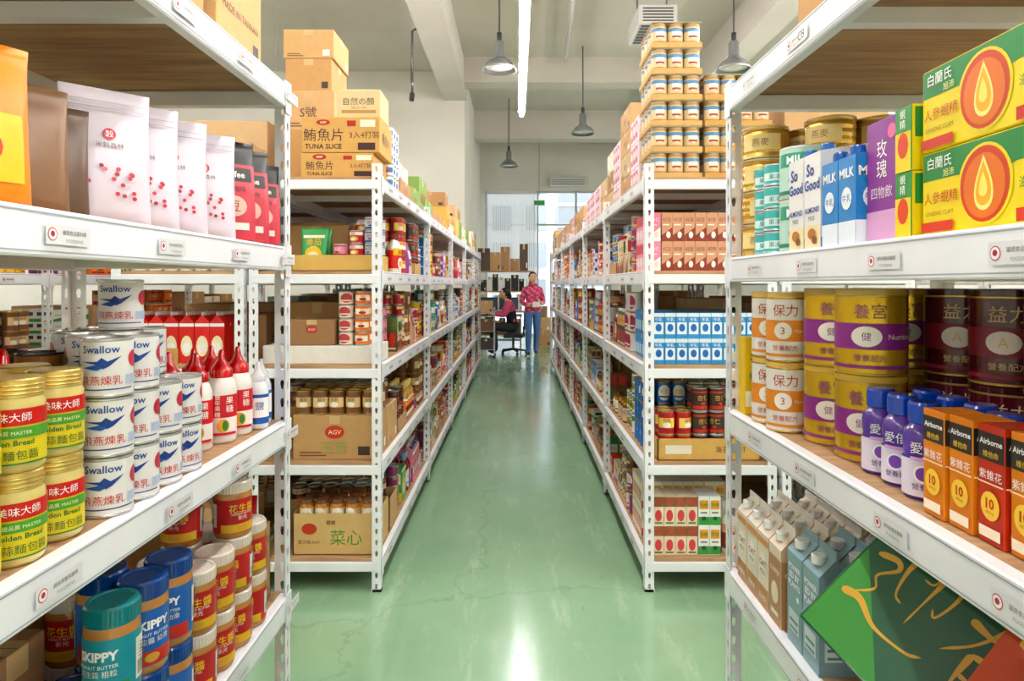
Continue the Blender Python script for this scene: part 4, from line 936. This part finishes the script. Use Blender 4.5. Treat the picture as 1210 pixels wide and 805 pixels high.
for x in(-.72,-.42):
    for y in(12.5,12.85): tube(m,[(x,y,.05),(x,y,.95)],.012,g,METAL); ellipsoid(m,(x,y,.03),(.03,.03,.03),C('#222222'),GLOSS,10,6)
for z in(.15,.5,.85):
    box(m,-.73,-.41,12.49,12.86,z,z+.012,g,METAL)
mk('metal_trolley',m)
carton(-.70,-.45,12.53,12.82,.862,.22,'#b98a58'); carton(-.70,-.45,12.53,12.82,.512,.22,'#6a4a34'); carton(-.70,-.45,12.53,12.82,.162,.2,'#3a3436')
m=M(); k=C('#1d1d20'); cx,cy=-.06,13.3
box(m,cx-.2,cx+.2,cy-.22,cy+.22,.33,.385,k,SKINM,.02); box(m,cx+.21,cx+.25,cy-.19,cy+.19,.5,.85,k,SKINM,.018); box(m,cx+.19,cx+.23,cy-.03,cy+.03,.35,.55,k,SKINM); box(m,cx+.1,cx+.23,cy-.03,cy+.03,.335,.36,k,SKINM)
tube(m,[(cx,cy,.08),(cx,cy,.34)],.025,mt,METAL)
for q in range(5):
    a=2*math.pi*q/5; ex,ey=cx+.26*math.cos(a),cy+.26*math.sin(a); tube(m,[(cx,cy,.1),(ex,ey,.065)],[.025,.018],k,GLOSS); ellipsoid(m,(ex,ey,.03),(.03,.03,.03),k,GLOSS,10,6)
mk('office_chair',m)

# ================================================================ people
def skin_mesh(name,J,E,Rd,root,colf,parent):
    me=bpy.data.meshes.new(name); me.from_pydata([tuple(j) for j in J],E,[]); o=bpy.data.objects.new(name,me); sc.collection.objects.link(o)
    sk=o.modifiers.new('Skin','SKIN'); sk.use_smooth_shade=True
    if not me.skin_vertices:
        bpy.context.view_layer.objects.active=o; bpy.ops.mesh.customdata_skin_add()
    for i,r in enumerate(Rd):
        d=me.skin_vertices[0].data[i]; d.radius=r if isinstance(r,tuple) else (r,r); d.use_root=(i==root)
    ss=o.modifiers.new('Sub','SUBSURF'); ss.levels=2; ss.render_levels=2
    dg=bpy.context.evaluated_depsgraph_get(); dg.update(); ev=o.evaluated_get(dg); em=ev.to_mesh()
    V=[v.co[:] for v in em.vertices]; F=[tuple(p.vertices) for p in em.polygons]; K=[colf(p.center) for p in em.polygons]
    ev.to_mesh_clear(); bpy.data.objects.remove(o)
    m=M(); m.add(V,F,K,SKINM,True); r=mk(name,m); r.parent=parent; return r
def head(m,c,face_dir,hairlen,skin='#d9ab8c',hair='#1f1714'):
    t=M(); S=C(skin); H=C(hair)
    def f(p):
        x,y,z=p
        if z<0: k=1-.28*z*z; x*=k; y=y*(1-.12*z*z)-.10*(-z)
        return [x,y,z]
    ellipsoid(t,(0,0,0),(.073,.09,.11),S,f=f,seg=28,rings=18)
    tube(t,[(0,-.083,.012),(0,-.098,-.012),(0,-.104,-.026),(0,-.088,-.034)],[.006,.009,.013,.007],S,SKINM,10)
    for s_ in(-1,1):
        ellipsoid(t,(s_*.028,-.081,.008),(.014,.008,.008),C('#f2eeea'),seg=12,rings=8); ellipsoid(t,(s_*.028,-.087,.008),(.006,.004,.0065),C('#20130e'),seg=10,rings=6)
        tube(t,[(s_*.014,-.089,.028),(s_*.03,-.087,.032),(s_*.045,-.077,.027)],[.003,.004,.002],H,SKINM,6)
        ellipsoid(t,(s_*.074,.0,-.005),(.010,.018,.03),S,seg=12,rings=8)
    ellipsoid(t,(0,-.090,-.058),(.022,.007,.006),C('#b5565a'),seg=12,rings=6)
    ellipsoid(t,(0,.018,.026),(.083,.092,.102),H,f=lambda p:[p[0],p[1]*(.80 if p[1]<0 and p[2]<.55 else 1),max(p[2],-.75)],seg=28,rings=16)
    if hairlen:
        tube(t,[(0,.07,.04),(0,.1,-.05),(0,.095,-.13),(0,.085,-.2)],[.05,.055,.045,.015],H,SKINM,12)
    m.put(t.arr(),c,face_dir)
def hand(m,w,d,side,skin):
    w=Vector(w);d=Vector(d).normalized(); up=Vector((0,0,1)); s_=d.cross(up).normalized()*side; n=s_.cross(d).normalized()*-side
    S=C(skin)
    tube(m,[w-d*.015,w+d*.015,w+d*.05,w+d*.085],[.022,.028,.034,.026],S,SKINM,12)
    for i,(o,l) in enumerate(((-.026,.062),(-.009,.07),(.009,.066),(.026,.052))):
        b0=w+d*.078+s_*o; b1=b0+d*l*.45+n*-.006; b2=b1+d*l*.3+n*-.018; b3=b2+d*l*.12+n*-.018
        tube(m,[b0,b1,b2,b3],[.0095,.009,.008,.006],S,SKINM,8)
    b0=w+d*.03-s_*.028; tube(m,[b0,b0+d*.02-s_*.022,b0+d*.045-s_*.026+n*-.01],[.012,.0105,.008],S,SKINM,8)
e=bpy.data.objects.new('woman_in_pink_jacket',None); sc.collection.objects.link(e)
J=[(0,0,.90),(0,.0,1.03),(0,.0,1.2),(0,.01,1.32),(0,.0,1.385),(0,-.01,1.43),
   (-.15,.01,1.29),(-.215,.03,1.04),(-.12,-.16,.98),(.15,.01,1.29),(.22,.04,1.05),(.17,-.17,1.02),
   (-.085,0,.85),(-.095,-.10,.47),(-.095,-.04,.09),(-.10,-.17,.035),(.085,0,.85),(.09,.03,.47),(.085,.16,.10),(.09,.06,.03)]
E=[(0,1),(1,2),(2,3),(3,4),(4,5),(3,6),(6,7),(7,8),(3,9),(9,10),(10,11),(0,12),(12,13),(13,14),(14,15),(0,16),(16,17),(17,18),(18,19)]
Rd=[(.15,.12),(.135,.11),(.155,.12),(.10,.08),.055,.05,.07,.055,.034,.07,.055,.034,.105,.07,.048,.035,.105,.07,.048,.035]
pk=[C('#c84468'),C('#dc7090'),C('#a83a52')]
def cf(c):
    if c.z<.075: return C('#2a2a30')
    if c.z<.86: return C('#456a9c')
    if c.z>1.385: return C('#d9ab8c')
    return pk[(int(c.z*28)+int((c.x+1)*20))%3]
skin_mesh('body',J,E,Rd,0,cf,e)
m=M(); head(m,(0,-.03,1.525),0,True); mk('head',m,parent=e)
m=M(); hand(m,(-.12,-.16,.98),(.4,-.8,.1),1,'#d9ab8c'); hand(m,(.17,-.17,1.02),(-.5,-.8,.1),-1,'#d9ab8c'); mk('hands',m,parent=e)
m=M(); box(m,-.05,.09,-.30,-.285,.96,1.06,C('#e4e0d8'),PAPER,.002); mk('clipboard',m,parent=e)
m=M(); tube(m,[(-.07,-.06,1.40),(0,-.11,1.375),(.07,-.06,1.40),(.06,.06,1.41),(-.06,.06,1.41),(-.07,-.06,1.40)],.018,C('#b03a55'),SKINM,8); mk('collar',m,parent=e)
e.location=(.32,13.0,0); e.rotation_euler=(0,0,A(8))
e=bpy.data.objects.new('seated_worker',None); sc.collection.objects.link(e)
J=[(0,0,.55),(0,-.03,.72),(0,-.07,.90),(0,-.11,1.02),(0,-.13,1.08),(0,-.15,1.12),
   (-.16,-.10,.99),(-.22,-.20,.78),(-.16,-.40,.80),(.16,-.10,.99),(.22,-.20,.78),(.16,-.40,.80),
   (-.09,-.02,.53),(-.11,-.42,.54),(-.11,-.38,.1),(-.11,-.5,.04),(.09,-.02,.53),(.11,-.42,.54),(.11,-.36,.1),(.11,-.48,.04)]
Rd=[(.16,.13),(.14,.12),(.16,.12),(.10,.08),.055,.05,.068,.055,.034,.068,.055,.034,.11,.08,.052,.038,.11,.08,.052,.038]
def cf2(c):
    if c.z<.80 and abs(c.x)<.15 or c.z<.66: return C('#1c1c22')
    if c.z>1.07: return C('#d9ab8c')
    return C('#d0587a') if c.z>.86 or abs(c.x)>.15 else C('#1c1c22')
skin_mesh('body',J,E,Rd,0,cf2,e)
m=M(); head(m,(0,-.185,1.21),0,True); mk('head',m,parent=e)
m=M(); hand(m,(-.16,-.40,.80),(.2,-1,.0),1,'#d9ab8c'); hand(m,(.16,-.40,.80),(-.2,-1,.0),-1,'#d9ab8c'); mk('hands',m,parent=e)
m=M(); box(m,-.20,.20,-.56,-.38,.62,.74,C('#2a2a30'),SKINM,.02); tube(m,[(-.12,-.40,.74),(-.12,-.44,.80),(.12,-.44,.80),(.12,-.40,.74)],.012,C('#2a2a30'),SKINM); mk('bag_on_lap',m,parent=e)
e.location=(-.06,13.3,0); e.rotation_euler=(0,0,A(278))

# ---------------------------------------------------------------- world + camera
w=bpy.data.worlds.new('W'); sc.world=w; w.use_nodes=True
bg=w.node_tree.nodes['Background']; bg.inputs[0].default_value=(.93,.96,1,1); bg.inputs[1].default_value=3.0
cam=bpy.data.cameras.new('cam'); co=bpy.data.objects.new('camera',cam); sc.collection.objects.link(co)
co.location=(0,0,1.4); co.rotation_euler=(math.pi/2,0,0)
cam.sensor_width=36; cam.lens=780/1210*36; cam.shift_x=-5/1210; cam.shift_y=-66.5/1210; cam.clip_start=.05; cam.clip_end=200
sc.camera=co
print('TOTAL polys',sum(len(o.data.polygons) for o in sc.objects if o.type=='MESH'),'objs',len(sc.objects))
